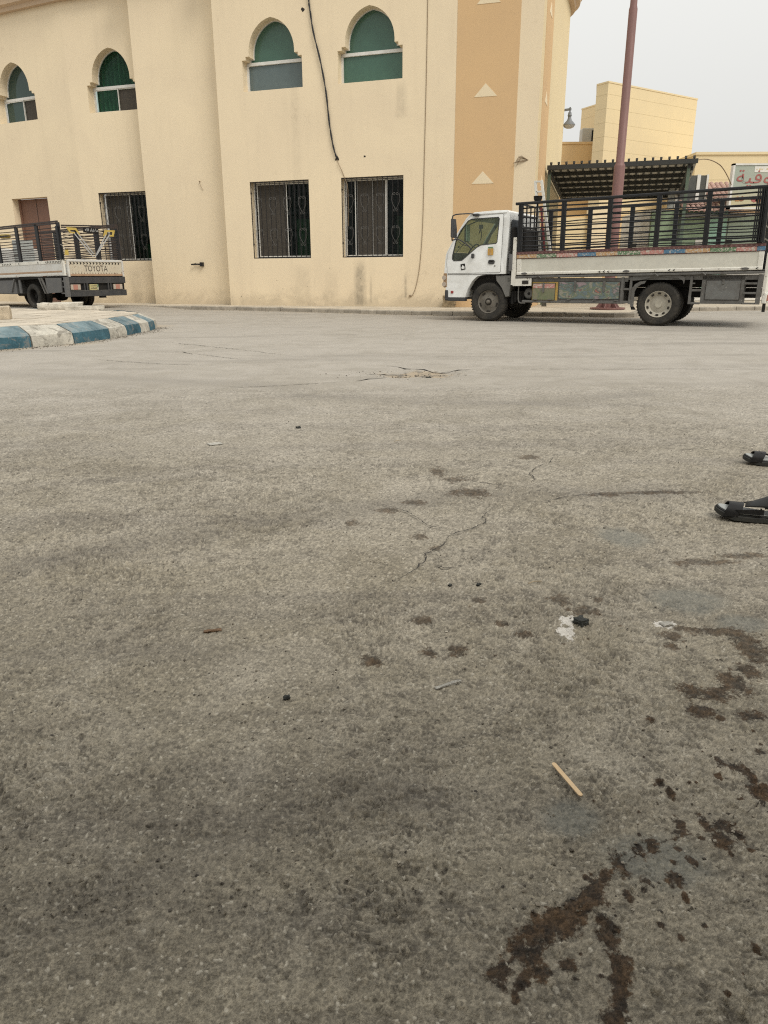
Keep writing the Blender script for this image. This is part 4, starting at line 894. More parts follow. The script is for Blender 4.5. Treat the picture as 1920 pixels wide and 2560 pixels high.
MB().box(0.85, 2.75, -.42, .2, 2.50, 2.56).build('awning_board', plain('dark_wood', (0.12, 0.10, 0.08)), kiosk)
# sign board
sign = empty('shop_sign', (10.46, 23.86, 0)); tag(sign, 'grey-green shop sign board with red Arabic lettering at right edge', 'sign')
m_, t_, p_ = newmat('sign_print'); co = coords(t_); sx = N(t_, 'ShaderNodeSeparateXYZ'); L(t_, co, sx.inputs[0])
cl = mixc(t_, rng_map(t_, math_(t_, 'ADD', sx.outputs['Z'], math_(t_, 'MULTIPLY', noise(t_, co, 2.5, 4), .5)), 3.2, 3.75), (0.50, 0.45, 0.28), (0.34, 0.38, 0.32)); cl = mixc(t_, rng_map(t_, sx.outputs['X'], 0.1, 1.6), cl, mixc(t_, 0.5, cl, (0.45, 0.42, 0.33)))
L(t_, cl, p_.inputs['Base Color']); p_.inputs['Roughness'].default_value = 0.55
MB().box(0.03, 4.2, 0, .12, 2.83, 3.99).build('board', m_, sign)
MB().box(-.03, 0.03, -.02, .14, 2.78, 4.04).build('frame', M['alu'], sign); MB().box(-.03, 4.2, -.02, .14, 3.99, 4.04).build('frame', M['alu'], sign); MB().box(-.03, 4.2, -.02, .14, 2.78, 2.83).build('frame', M['alu'], sign)
MB().box(0.62, 4.0, -.008, 0, 3.80, 3.96).build('white_strip', M['kiosk_white'], sign)
def text(name, body, size, mat, parent, loc, rot=(R(90), 0, 0), extrude=.003, sx=1.0, align='LEFT', shear=0):
    c = bpy.data.curves.new(name, 'FONT'); c.body = body; c.size = size; c.extrude = extrude; c.align_x = align; c.shear = shear; c.resolution_u = 3
    o = bpy.data.objects.new(name, c); col.objects.link(o); dg = bpy.context.evaluated_depsgraph_get()
    me_ = bpy.data.meshes.new_from_object(o.evaluated_get(dg)); bpy.data.objects.remove(o); bpy.data.curves.remove(c)
    o = bpy.data.objects.new(name, me_); col.objects.link(o); me_.materials.clear(); me_.materials.append(mat); o.parent = parent; o.location = loc; o.rotation_euler = rot; o.scale = (sx, 1, 1); return o
M['sign_red'] = plain('sign_red', (0.36, 0.11, 0.095), 0.5)
text('lettering', '\uFE94\uFEF4\uFED3\uFEEE\uFE91', 0.50, M['sign_red'], sign, (0.10, -.006, 3.50), sx=1.22, extrude=.004)
for k in range(11):       # illegible fine print
    if k not in (3, 7): MB().box(0.67+k*.075, 0.67+k*.075+random.uniform(.03, .06), -.011, -.008, 3.855+random.uniform(0, .01), 3.90+random.uniform(-.01, .02)).build('fine_print', M['joint'], sign)
M['burger'] = plain('burger_brown', (0.22, 0.09, 0.04), 0.6); M['bun'] = plain('bun', (0.42, 0.22, 0.08))
for (x, z, s, mm) in ((0.22, 3.06, .1, 'bun'), (0.36, 3.07, .1, 'burger'), (0.74, 3.06, .13, 'sign_red'), (0.86, 3.02, .1, 'burger'), (1.3, 3.05, .15, 'bun')):
    pts = [(x+s*math.cos(a)*random.uniform(.7, 1.1), z+s*.75*math.sin(a)*random.uniform(.7, 1.1)) for a in np.linspace(0, 6.28, 13)[:-1]]
    MB().prism(pts, -.006, 0).build('printed_food', M[mm], sign)
mb = MB(); mb.tube(smoothpath([(8.55, 22.6, 3.72), (8.9, 22.9, 3.98), (9.4, 23.3, 4.08), (9.9, 23.6, 3.98), (10.2, 23.75, 3.75), (10.42, 23.8, 3.45)]), 0.014, 6)
tag(mb.build('overhead_cable', M['wire_tan'], None, smooth=60), 'thin cable looping from canopy corner to the shop sign', 'cable')
# ------------------------------------------------------------------ vehicle materials
M['truck_white'] = paint('truck_white', (0.82, 0.83, 0.81), 0.32, (0.38, 0.35, 0.29), 0.55, 3.0)
M['bed_white'] = paint('bed_cream_white', (0.60, 0.585, 0.51), 0.5, (0.42, 0.38, 0.31), 0.45, 1.8)
M['trim_white'] = paint('chipped_white', (0.72, 0.70, 0.63), 0.55, (0.3, 0.26, 0.2), 0.4, 5, chips=(0.10, 0.075, 0.055), chip_amt=0.02)
M['tyre'] = paint('tyre_rubber', (0.028, 0.027, 0.025), 0.85, (0.10, 0.088, 0.07), 0.7, 3, spec=0.2)
M['rim_grey'] = paint('dusty_rim', (0.15, 0.135, 0.11), 0.65, (0.08, 0.07, 0.055), 0.6, 7)
M['rim_pale'] = paint('pale_wheel_cover', (0.42, 0.39, 0.32), 0.5, (0.2, 0.17, 0.13), 0.5, 7)
M['chassis'] = paint('black_chassis', (0.016, 0.015, 0.014), 0.8, (0.05, 0.043, 0.036), 0.4, 4, spec=0.2)
M['bumper'] = paint('grey_bumper', (0.035, 0.036, 0.038), 0.6, (0.12, 0.11, 0.1), 0.4, 5)
M['grey_metal'] = paint('worn_grey_metal', (0.125, 0.122, 0.113), 0.6, (0.055, 0.045, 0.034), 0.85, 7, chips=(0.30, 0.28, 0.25), chip_amt=0.0)
M['cage_black'] = paint('cage_black', (0.016, 0.017, 0.019), 0.42, (0.07, 0.065, 0.06), 0.2, 6, spec=0.3)
M['cab_glass'] = glass('cab_glass', (0.58, 0.68, 0.58), 0.17, (0.26, 0.29, 0.23), 0.04)
M['seat'] = plain('dark_seat', (0.03, 0.035, 0.04), 0.7)
M['mirror'] = newmat('mirror_glass')[0]; _p = M['mirror'].node_tree.nodes['Principled BSDF']; _p.inputs['Base Color'].default_value = (.75, .82, .78, 1); _p.inputs['Metallic'].default_value = 1; _p.inputs['Roughness'].default_value = 0.12
M['lens_red'] = plain('red_lens', (0.30, 0.04, 0.035), 0.3); M['lens_amber'] = plain('amber_lens', (0.30, 0.19, 0.10), 0.35); M['lens_pink'] = plain('faded_lens', (0.42, 0.20, 0.15), 0.4); M['lens_clear'] = plain('clear_lens', (0.45, 0.38, 0.31), 0.35)
def worn(name, c, other=(0.50, 0.45, 0.38), amt=0.11): return paint(name, c, 0.6, tuple(x*.6 for x in c), 0.5, 6, chips=other, chip_amt=amt)
M['b_orange'] = worn('block_orange', (0.46, 0.28, 0.13)); M['b_green'] = worn('block_green', (0.11, 0.20, 0.10)); M['b_pink'] = worn('block_pink', (0.46, 0.21, 0.18)); M['b_blue'] = worn('block_blue', (0.08, 0.18, 0.28), amt=0.07)
M['b_red'] = paint('dark_red_strip', (0.12, 0.05, 0.045), 0.6, (0.05, 0.04, 0.04), 0.5, 8)
M['yellow_paint'] = worn('worn_yellow', (0.50, 0.33, 0.08), (0.16, 0.13, 0.09), 0.05)
m_, t_, p_ = newmat('mural_paint'); co = coords(t_, 'Object', (2.6, 2.6, 4.5)); nz = noise(t_, co, 1.3, 4, 0.55, 1.4); rp = N(t_, 'ShaderNodeValToRGB'); L(t_, nz, rp.inputs[0]); e = rp.color_ramp.elements; rp.color_ramp.interpolation = 'EASE'
e[0].position = 0.28; e[0].color = (0.42, 0.30, 0.34, 1); e[1].position = 0.72; e[1].color = (0.50, 0.16, 0.11, 1)
for q, c in ((0.38, (0.30, 0.24, 0.25, 1)), (0.44, (0.10, 0.13, 0.10, 1)), (0.50, (0.14, 0.20, 0.22, 1)), (0.56, (0.15, 0.19, 0.11, 1)), (0.61, (0.33, 0.31, 0.25, 1)), (0.66, (0.10, 0.10, 0.09, 1))): e.new(q).color = c
sc_ = noise(t_, coords(t_, 'Object', (3, 3, 20)), 6, 5, 0.7); cl = mixc(t_, rng_map(t_, sc_, 0.55, 0.62, 0, .75), rp.outputs[0], (0.15, 0.14, 0.12)); cl = mixc(t_, rng_map(t_, noise(t_, coords(t_), 30, 4), .66, .70, 0, .6), cl, (0.4, 0.38, 0.32)); L(t_, mixc(t_, .25, cl, (0.09, 0.085, 0.07)), p_.inputs['Base Color']); p_.inputs['Roughness'].default_value = .6; M['mural'] = m_
m_, t_, p_ = newmat('green_box_door'); co = coords(t_); nz = noise(t_, co, 5, 5, 0.6, .8); cl = mixc(t_, rng_map(t_, nz, .4, .62), (0.14, 0.165, 0.085), (0.20, 0.185, 0.12)); L(t_, mixc(t_, rng_map(t_, noise(t_, co, 11, 5), .58, .64, 0, .8), cl, (0.11, 0.12, 0.11)), p_.inputs['Base Color']); p_.inputs['Roughness'].default_value = .6; M['green_door'] = m_

def wheel(root, x, y, r, w, kind, dual=False, side=-1):
    """wheel with its outer face at y (facing -y)"""
    h = empty('wheel', (x, y, r), 0, root); rr = r*0.60
    prof = [(rr, 0.03), (rr*1.03, 0.012), (r*.74, 0.0), (r*.90, 0.004), (r*.97, 0.03), (r, 0.055), (r, w-.05), (r*.97, w-.02), (r*.9, w), (rr, w)]
    MB().lathe(prof, (0, 0, 0), 'y', 44).build('tyre', M['tyre'], h, smooth=40)
    tm_ = MB()
    for k in range(44):
        a = 2*math.pi*k/44; c_, s_ = math.cos(a), math.sin(a); tm_.bar((c_*(r+.002), .03, s_*(r+.002)), (c_*(r+.002), w*.45, s_*(r+.002)), .022, .007, up=(c_, 0, s_)); a += .07; c_, s_ = math.cos(a), math.sin(a); tm_.bar((c_*(r+.002), w*.55, s_*(r+.002)), (c_*(r+.002), w-.03, s_*(r+.002)), .022, .007, up=(c_, 0, s_))
    tm_.build('tread', M['tyre'], h)
    if kind == 'front':
        MB().lathe([(rr, .03), (rr*.97, .018), (rr*.93, .03), (rr*.86, .055), (rr*.62, .05), (rr*.45, .035), (rr*.32, .03), (rr*.30, .05), (0, .05)], (0, 0, 0), 'y', 36).build('rim', M['rim_grey'], h, smooth=35)
        for k in range(5):
            a = math.pi/2 + 2*math.pi*k/5 + .63; c_, s_ = math.cos(a), math.sin(a)
            MB().bar((c_*rr*.80-s_*rr*.16, .048, s_*rr*.80+c_*rr*.16), (c_*rr*.80+s_*rr*.16, .048, s_*rr*.80-c_*rr*.16), rr*.13, .012, up=(0, 1, 0)).build('slot', M['hole'], h)
            b = a+.63; MB().lathe([(0, -.012), (.011, -.012), (.013, .01)], (math.cos(b)*rr*.5, .042, math.sin(b)*rr*.5), 'y', 6).build('wheel_nut', M['rim_grey'], h)
        MB().lathe([(rr*.27, .045), (rr*.26, .03), (rr*.20, .028), (rr*.20, .04)], (0, 0, 0), 'y', 20).build('hub_ring', M['hole'], h, smooth=35)
        MB().lathe([(0, -.02), (rr*.12, -.016), (rr*.17, .0), (rr*.18, .045)], (0, 0, 0), 'y', 18).build('hub_cap', M['rim_grey'], h, smooth=40)
    elif kind == 'cover':
        MB().lathe([(rr*1.03, .02), (rr*1.0, .005), (rr*.96, .012), (rr*.92, .03), (rr*.72, .05), (rr*.66, .07), (rr*.3, .06), (rr*.27, .045), (0, .05)], (0, 0, 0), 'y', 40).build('wheel_cover', M['rim_pale'], h, smooth=35)
        for k in range(10):
            a = 2*math.pi*k/10+.3; c_, s_ = math.cos(a), math.sin(a)
            MB().bar((c_*rr*.82-s_*rr*.10, .036, s_*rr*.82+c_*rr*.10), (c_*rr*.82+s_*rr*.10, .036, s_*rr*.82-c_*rr*.10), rr*.13, .03, up=(0, 1, 0)).build('slot', M['hole'], h)
    else:
        MB().lathe([(rr, .03), (rr*.95, .03), (rr*.93, .16), (rr*.5, .19), (rr*.45, .14), (rr*.22, .13), (rr*.2, .09), (0, .085)], (0, 0, 0), 'y', 32).build('rim', M['chassis'], h, smooth=35)
    if dual:
        MB().lathe([(a, b+w+.035) for a, b in prof], (0, 0, 0), 'y', 40).build('inner_tyre', M['tyre'], h, smooth=40)
    return h
def mirror_wheel(h, yc):
    """far-side copy turned to face +y"""
    c = copy_tree(h, h.parent); c.rotation_euler = (0, 0, math.pi); c.location = (h.location.x, yc, h.location.z); return c

# ------------------------------------------------------------------ white cab-over truck with cage
tr = empty('flatbed_truck', (2.178, 15.573, 0), R(-29.735))
tag(tr, 'white cab-over flatbed truck with tall black slatted cage and multicoloured painted trim', 'truck')
W = 1.80
def th(y, z):        # cab tapers inward above the belt line
    k = max(0, z-1.15)*0.075; return y + (k if y < W/2 else -k)
prof = [(-.93, .47), (-.985, .60), (-1.03, .80), (-1.035, 1.0), (-1.015, 1.30), (-.99, 1.37), (-.80, 1.70), (-.60, 2.00), (-.52, 2.075), (-.42, 2.11), (0.0, 2.128), (.27, 2.125), (.325, 2.09), (.335, 1.98), (.32, .93), (.12, .92), (-.14, .92), (-.29, .885), (-.40, .79), (-.49, .64), (-.545, .47)]
win = [(-.70, 1.19), (-.637, 1.197), (-.33, 1.44), (-.24, 1.485), (.085, 1.51), (.105, 1.54), (.122, 1.97), (.10, 2.0), (-.47, 1.985), (-.55, 1.955), (-.70, 1.775), (-.79, 1.605), (-.855, 1.30), (-.855, 1.225), (-.82, 1.19)]
bm = bmesh.new()
def side(y):
    pts = prof + win; tri = tessellate_polygon([[Vector((x, z, 0)) for x, z in prof], [Vector((x, z, 0)) for x, z in win]])
    vv = [bm.verts.new((x, th(y, z), z)) for x, z in pts]
    for a, b, c in tri:
        try: bm.faces.new((vv[a], vv[b], vv[c]))
        except Exception: pass
    return vv[:len(prof)]
sA, sB = side(0.0), side(W)
n = len(prof)
def skip(i): return i in (5, 6)                 # windscreen opening
for i in range(n):
    j = (i+1) % n
    if i >= 13 and i < 14:                       # rear wall keeps a small window: solid here
        pass
    if skip(i):
        # side pillars of the windscreen
        for (P, Q, f0, f1) in ((sA, sB, 0.0, 0.06), (sA, sB, 0.94, 1.0)):
            q = []
            for vP, vQ, f in ((P[i], Q[i], f0), (P[i], Q[i], f1), (P[j], Q[j], f1), (P[j], Q[j], f0)): q.append(bm.verts.new(vP.co.lerp(vQ.co, f)))
            bm.faces.new(q)
    else: bm.faces.new((sA[i], sA[j], sB[j], sB[i]))
bmesh.ops.remove_doubles(bm, verts=bm.verts[:], dist=1e-4); bmesh.ops.recalc_face_normals(bm, faces=bm.faces[:])
cme = bpy.data.meshes.new('cab'); bm.to_mesh(cme); bm.free()
cab = link('cab', cme, M['truck_white'], tr)
bv = cab.modifiers.new('bevel', 'BEVEL'); bv.width = 0.045; bv.segments = 3; bv.limit_method = 'ANGLE'; bv.angle_limit = R(50); bv.use_clamp_overlap = True
so = cab.modifiers.new('solid', 'SOLIDIFY'); so.thickness = 0.03; so.offset = -1
cme.shade_smooth(); cme.set_sharp_from_angle(angle=R(35))
# door skin a few millimetres proud, its gap reads as the shut line
dpoly = [(-.945, .945), (-.975, 1.15), (-.955, 1.36), (-.775, 1.685), (-.595, 1.955), (-.50, 2.035), (.185, 2.058), (.20, 2.04), (.205, .975), (.19, .962)]
def skin(poly, hole, y0, t, name, mat, parent, flip=1):
    pts = poly + (hole or []); loops = [[Vector((x, z, 0)) for x, z in poly]] + ([[Vector((x, z, 0)) for x, z in hole]] if hole else [])
    tri = tessellate_polygon(loops); mb = MB(); k = len(pts); lo = len(poly)
    vs = [(x, th(y0, z), z) for x, z in pts] + [(x, th(y0, z)+t, z) for x, z in pts]
    fs = [tuple(t_) for t_ in tri] + [(i, (i+1) % lo, k+(i+1) % lo, k+i) for i in range(lo)]
    if hole:
        h = len(hole); fs += [(lo+i, lo+(i+1) % h, k+lo+(i+1) % h, k+lo+i) for i in range(h)]
    mb.add(vs, fs); return mb.build(name, mat, parent)
def scale_poly(poly, f):
    cx_, cz_ = sum(p_[0] for p_ in poly)/len(poly), sum(p_[1] for p_ in poly)/len(poly); return [(cx_+(x-cx_)*f, cz_+(z-cz_)*f) for x, z in poly]
grown = inset_poly(win, -0.012)
skin(inset_poly(dpoly, -.009), inset_poly(win, -.03), -.0035, .003, 'door_gap', M['hole'], cab)
door = skin(dpoly, grown, -.010, .008, 'door', M['truck_white'], cab)
rg = MB(); o_, i_ = inset_poly(win, -.014), inset_poly(win, .018); k = len(o_)
rg.add([(x, th(-.013, z), z) for x, z in o_] + [(x, th(-.013, z), z) for x, z in i_], [(a, (a+1) % k, k+(a+1) % k, k+a) for a in range(k)]); rg.build('window_rubber', M['bumper'], cab)
for yy_, nm in ((0.006, 'near'), (W-.006, 'far')):
    mb = MB(); tri = tessellate_polygon([[Vector((x, z, 0)) for x, z in win]]); mb.add([(x, th(yy_, z), z) for x, z in win], [tuple(t_) for t_ in tri]); mb.build('side_window', M['cab_glass'], cab)
MB().add([(-.985, .08, 1.375), (-.985, W-.08, 1.375), (-.605, W-.14, 1.995), (-.605, .14, 1.995)], [(0, 1, 2, 3)]).build('windscreen', M['cab_glass'], cab)
# division bar, lower shut line crease, drip rail
MB().bar((-.30, -.004, 1.455), (-.30, th(0, 1.99)+.002, 1.99), .001, .001).build('quarter_bar', M['bumper'], cab)
MB().bar((-.955, -.004, .925), (.31, -.004, .925), .006, .006).build('shut_line', M['hole'], cab)
MB().bar((-.51, th(-.012, 2.07), 2.072), (.27, th(-.012, 2.08), 2.085), .018, .012).build('drip_rail', M['truck_white'], cab)
pill = [(.01+.068*math.copysign(abs(math.cos(a))**.6, math.cos(a)), 1.16+.042*math.copysign(abs(math.sin(a))**.6, math.sin(a))) for a in np.linspace(0, 6.28, 21)[:-1]]
MB().prism(pill, -.016, -.004).build('door_handle', M['bumper'], cab); MB().box(-.03, .05, -.022, -.012, 1.165, 1.185).build('handle_grip', M['chassis'], cab)
MB().lathe([(0, -.016), (.012, -.016), (.014, -.004)], (.085, 0, 1.085), 'y', 10).build('door_lock', M['rim_grey'], cab)
MB().box(-.075, .04, -.017, -.008, 1.29, 1.415).build('orange_sticker', worn('sticker_orange', (0.55, 0.31, 0.06), (0.6, 0.45, 0.2), -.02), cab)
MB().box(-.072, .032, -.0172, -.008, 1.419, 1.445).build('green_sticker', plain('sticker_green', (0.12, 0.22, 0.10)), cab)
for k in range(6): MB().box(-.058+random.uniform(0, .01), .02-random.uniform(0, .03), -.0185, -.0165, 1.305+k*.018, 1.3095+k*.018).build('sticker_print', M['b_orange'], cab)
stk = empty('emblem_sticker', (-.607, -.013, 1.073), 0, cab); stk.rotation_euler = (0, R(-10), 0)
MB().box(-.047, .047, -.004, .006, -.058, .058).build('emblem_ground', M['chassis'], stk); MB().prism([(-.03, -.04), (.03, -.04), (.034, 0), (.012, .01), (.01, .03), (-.012, .03), (-.014, .012), (-.034, 0)], -.007, -.003).build('emblem_figure', M['truck_white'], stk)
MB().box(-.872, -.815, -.012, .01, .547, .598).build('side_marker', M['lens_red'], cab, bevel=.004)
# bumper, headlamps, grille
bp = MB(); pl = [(-1.0, W+.02), (-1.13, W*.86), (-1.16, W*.5), (-1.13, W*.14), (-1.0, -.02), (-.93, -.02), (-.93, W+.02)]
bp.prism(pl, .40, .62, 'xy'); bp.build('bumper', M['bumper'], tr, bevel=.03, seg=2)
MB().box(-.945, -.55, -.006, .12, .395, .47).build('sill', M['bumper'], tr, bevel=.008)
for yy_ in (-.008, W-.25): 
    hl = MB().box(-1.055, -.965, yy_, yy_+.26, .665, .955).build('headlamp', M['lens_amber'], tr, bevel=.02, seg=2)
    for zz in (.73, .86): MB().lathe([(0, -.012), (.045, -.012), (.05, .02)], (-1.03, yy_+.0, zz), 'y', 12).build('bulb', M['lens_clear'], hl)
MB().box(-1.05, -1.0, .3, W-.3, .70, .95).build('front_grille', M['bumper'], tr, bevel=.01)
# cab interior
MB().box(-.95, -.70, .1, W-.1, 1.05, 1.33).build('dashboard', M['seat'], cab, bevel=.04)
sw = MB(); c_ = [(-.58+.12*math.sin(a)*.75, .42+.2*math.cos(a), 1.36+.16*math.sin(a)) for a in np.linspace(0, 2*math.pi, 25)]; sw.tube(c_, .014, 6, cap=False); sw.tube([(-.8, .42, 1.2), (-.58, .42, 1.36)], .025, 6); sw.bar((-.58, .23, 1.36), (-.58, .61, 1.36), .03, .02); sw.build('steering_wheel', M['seat'], cab, smooth=60)
for yy_ in (.2, 1.05):
    MB().box(-.40, .1, yy_, yy_+.5, 1.0, 1.22).build('seat_cushion', M['seat'], cab, bevel=.05, seg=2); MB().prism([(.02, 1.15), (.20, 1.20), (.27, 1.80), (.17, 1.80)], yy_+.02, yy_+.48).build('seat_back', M['seat'], cab, bevel=.04, seg=2)
MB().box(-.9, .3, .05, W-.05, .93, .97).build('cab_floor', M['seat'], cab)
MB().box(.27, .30, .1, W-.1, 1.0, 1.5).build('rear_trim', M['seat'], cab)
hg = MB(); hg.tube([(-.62, .95, 2.02), (-.64, .95, 1.93)], .003, 4); hg.box(-.68, -.60, .93, .97, 1.85, 1.93); hg.tube([(-.64, .95, 1.85), (-.62, .95, 1.72), (-.64, .95, 1.62)], .01, 5); hg.tube([(-.64, .95, 1.85), (-.68, .95, 1.76)], .012, 5); hg.build('hanging_charm', M['seat'], cab)
# mirrors
mi = empty('mirror', (0, 0, 0), 0, cab)
mb = MB(); mb.tube(smoothpath([(-.36, .02, 2.06), (-.45, -.10, 2.075), (-.62, -.18, 2.07), (-.74, -.2, 2.055), (-.785, -.2, 1.99), (-.785, -.2, 1.62), (-.76, -.2, 1.585), (-.66, -.18, 1.60), (-.50, -.10, 1.50), (-.42, -.03, 1.40)]), .013, 6); mb.tube([(-.785, -.2, 1.68), (-.60, -.12, 1.5), (-.45, -.03, 1.46)], .006, 5); mb.build('mirror_arm', M['bumper'], mi, smooth=60)
MB().prism([(-.765, 1.64), (-.715, 1.62), (-.72, 1.80), (-.745, 1.99), (-.765, 1.98)], -.32, -.10).build('mirror_head', M['bumper'], mi, bevel=.01)
MB().box(-.425, -.36, -.045, -.01, 1.235, 1.325).build('arm_foot', M['bumper'], mi, bevel=.012)
MB().box(-.42, -.30, -.03, .05, 2.03, 2.08).build('arm_bracket', M['bumper'], mi, bevel=.01)
mf = empty('mirror', (0, 0, 0), 0, cab)
MB().box(-1.50, -1.45, 2.02, 2.24, 1.64, 2.02).build('mirror_head', M['bumper'], mf, bevel=.02, seg=2); MB().box(-1.452, -1.44, 2.035, 2.225, 1.66, 2.0).build('mirror_glass', M['mirror'], mf)
mb = MB(); mb.tube([(-.5, W-.06, 2.06), (-1.2, W+.25, 2.08), (-1.48, W+.33, 2.0)], .012, 6); mb.tube([(-.9, W-.0, 1.35), (-1.48, W+.33, 1.66)], .012, 6); mb.build('mirror_arm', M['bumper'], mf)
mw = MB(); mw.box(-.965, -.945, .5, .54, 1.46, 1.50); mw.tube([(-1.0, .5, 1.37), (-.86, .75, 1.62)], .008, 5); mw.build('wiper', M['bumper'], cab)
# wheels
fw = wheel(tr, -.05, .03, .385, .21, 'front'); mirror_wheel(fw, W-.05)
rw_ = wheel(tr, 3.29, .02, .385, .205, 'cover', dual=True); mirror_wheel(rw_, W+.02)
# chassis
ch = MB(); ch.box(-.9, 4.9, .45, .56, .50, .66); ch.box(-.9, 4.9, 1.24, 1.35, .50, .66)
for x in (-.3, .7, 1.6, 2.5, 3.29, 4.2, 4.8): ch.box(x-.05, x+.05, .5, 1.3, .50, .62)
ch.box(-.12, .02, .2, 1.6, .33, .43); ch.box(3.22, 3.36, .2, 1.6, .31, .45); ch.box(-.6, .32, .15, W-.15, .62, .92)
ch.box(.5, 4.9, .35, 1.6, .68, .84); chs = ch.build('chassis', M['chassis'], tr)
MB().lathe([(0, -.16), (.16, -.14), (.18, 0), (.16, .14), (0, .16)], (3.29, .9, .38), 'y', 16).build('differential', M['chassis'], tr, smooth=40)
# mud guards and engine-side gear behind the cab
MB().prism([(.10, .90), (.42, .90), (.44, .80), (.40, .50), (.33, .48), (.24, .66), (.12, .80)], .02, .35).build('mudguard', paint('dusty_grey_plastic', (0.17, 0.165, 0.15), .7, (.09, .085, .075), .5, 6), tr, bevel=.01)
MB().prism([(.20, .93), (.33, .93), (.30, .83), (.22, .83)], .05, .3).build('step_well', M['chassis'], tr)
MB().box(.36, .60, .25, 1.5, .75, 1.78).build('air_intake_box', M['chassis'], tr, bevel=.03)
hs = MB(); hp = smoothpath([(.42, .12, 1.80), (.44, .10, 1.5), (.42, .10, 1.2), (.42, .12, .8)], 7); hs.tube(hp, [.055+.008*(i % 2) for i in range(len(hp))], 8); hs.build('intake_hose', M['chassis'], tr, smooth=50)
MB().prism([(.35, 1.95), (.41, 1.95), (.52, 1.75), (.50, 1.45), (.36, 1.40)], .10, .55).build('intake_scoop', M['seat'], tr, bevel=.02)
MB().lathe([(0, -.02), (.075, -.02), (.085, 0), (.085, .3), (0, .3)], (.45, .04, 1.0), 'z', 12).build('filter_canister', paint('canister', (.16, .16, .16), .6), tr, smooth=40)
tk = MB(); tk.lathe([(0, 0), (.08, .0), (.105, .02), (.108, .6), (0, .62)], (.79, .10, .555), 'y', 24); tk.build('air_tank', M['grey_metal'], tr, smooth=35)
MB().lathe([(0, 0), (.025, 0), (.03, .03)], (.79, .085, .555), 'y', 10).build('tank_plug', M['chassis'], tr)
cv = MB(); cv.tube(smoothpath([(.60, .02, .73), (.605, .02, .45), (.64, .02, .38), (.75, .02, .375)]), .014, 6); cv.build('guard_loop', M['grey_metal'], tr, smooth=60)
cl_ = MB()
for k in range(5): cl_.box(.42+.05*k, .47+.05*k, .1+.02*k, .3, .35+.04*(k % 3), .6)
cl_.build('engine_clutter', M['chassis'], tr)

# ---- cargo bed: tilted a little tail-high, everything on it shares its frame (x from .55, z from .86)
bed = MB().box(-.02, 4.42, 0.02, 1.93, 0.0, .05).build('cargo_bed', M['chassis'], tr, loc=(.55, -.02, .86), rot=(0, -math.atan(.0155), 0))
def bb(name, mat, *a, **k): return MB().box(*a).build(name, mat, bed, **k)
for y0, y1 in ((0, .05), (1.88, 1.93)):
    bb('lower_rail', M['grey_metal'], -.02, 4.42, y0-.012, y1+.012, -.012, .028, bevel=.006)
    sb = bb('side_board', M['bed_white'], .10, 4.30, y0+.008, y1-.008, .06, .345)
for (xa, xb) in ((.004, .10), (4.30, 4.385)): bb('board_frame', M['trim_white'], xa, xb, -.004, .05, .045, .35, bevel=.008)
bb('board_foot', M['trim_white'], .004, 4.385, -.012, .05, .045, .10, bevel=.01)
bb('board_lip', M['b_red'], .0, 4.39, -.004, .05, .346, .358)
# coloured painted blocks along the top edge
xs = [.0, .41, .80, 1.205, 1.555, 1.945, 2.355, 2.76, 3.125, 3.53, 3.945, 4.265, 4.39]
seq = ['b_orange', 'b_green', 'b_pink', 'b_blue']
for k, (a, b) in enumerate(zip(xs[:-1], xs[1:])): bb('painted_block', M[seq[k % 4]], a+.002, b-.002, -.010, .05, .359, .425)
bb('red_strip', M['b_red'], -.01, 4.39, -.006, .05, .426, .478)
sc2 = MB().prism([(-.022, 0), (.022, 0), (.014, .026), (0, .034), (-.014, .026)], -.010, 0).mesh('scallop')
for k in range(56): link('scallop', sc2, M['b_pink'] if False else plain_scallop if 'plain_scallop' in globals() else globals().setdefault('plain_scallop', paint('dull_scallop', (0.17, 0.085, 0.075), .6, (.08, .05, .045), .5, 9)), bed, loc=(.05+k*.0778, -.006, .432))
for y in (1.88,): bb('far_top_board', M['b_red'], -.01, 4.39, y, y+.05, .346, .478)
# arrow marks and oval reflectors on the foot rail
ar = MB().prism([(0, .018), (.03, .036), (.045, .036), (.022, .018), (.045, 0), (.03, 0)], -.014, -.01).mesh('arrow_mark')
for x in (1.62, 1.70, 1.78, 2.86, 2.94, 4.28): link('arrow_mark', ar, M['chassis'], bed, loc=(x, -.002, .056))
ov = MB().prism([(.06*math.cos(a), .022*math.sin(a)) for a in np.linspace(0, 6.28, 17)[:-1]], -.018, -.008).mesh('oval_reflector')
for x in (.17, 2.13, 4.12): link('oval_reflector', ov, M['b_blue'] if x > 1 else M['grey_iron'], bed, loc=(x, -.004, .072))
for x in (.42, 2.6, 3.4): MB().tube([(x, -.02, .0), (x+.05, -.04, .02), (x+.1, -.02, -.02)], .012, 5).build('rope_hook', M['grey_metal'], bed)
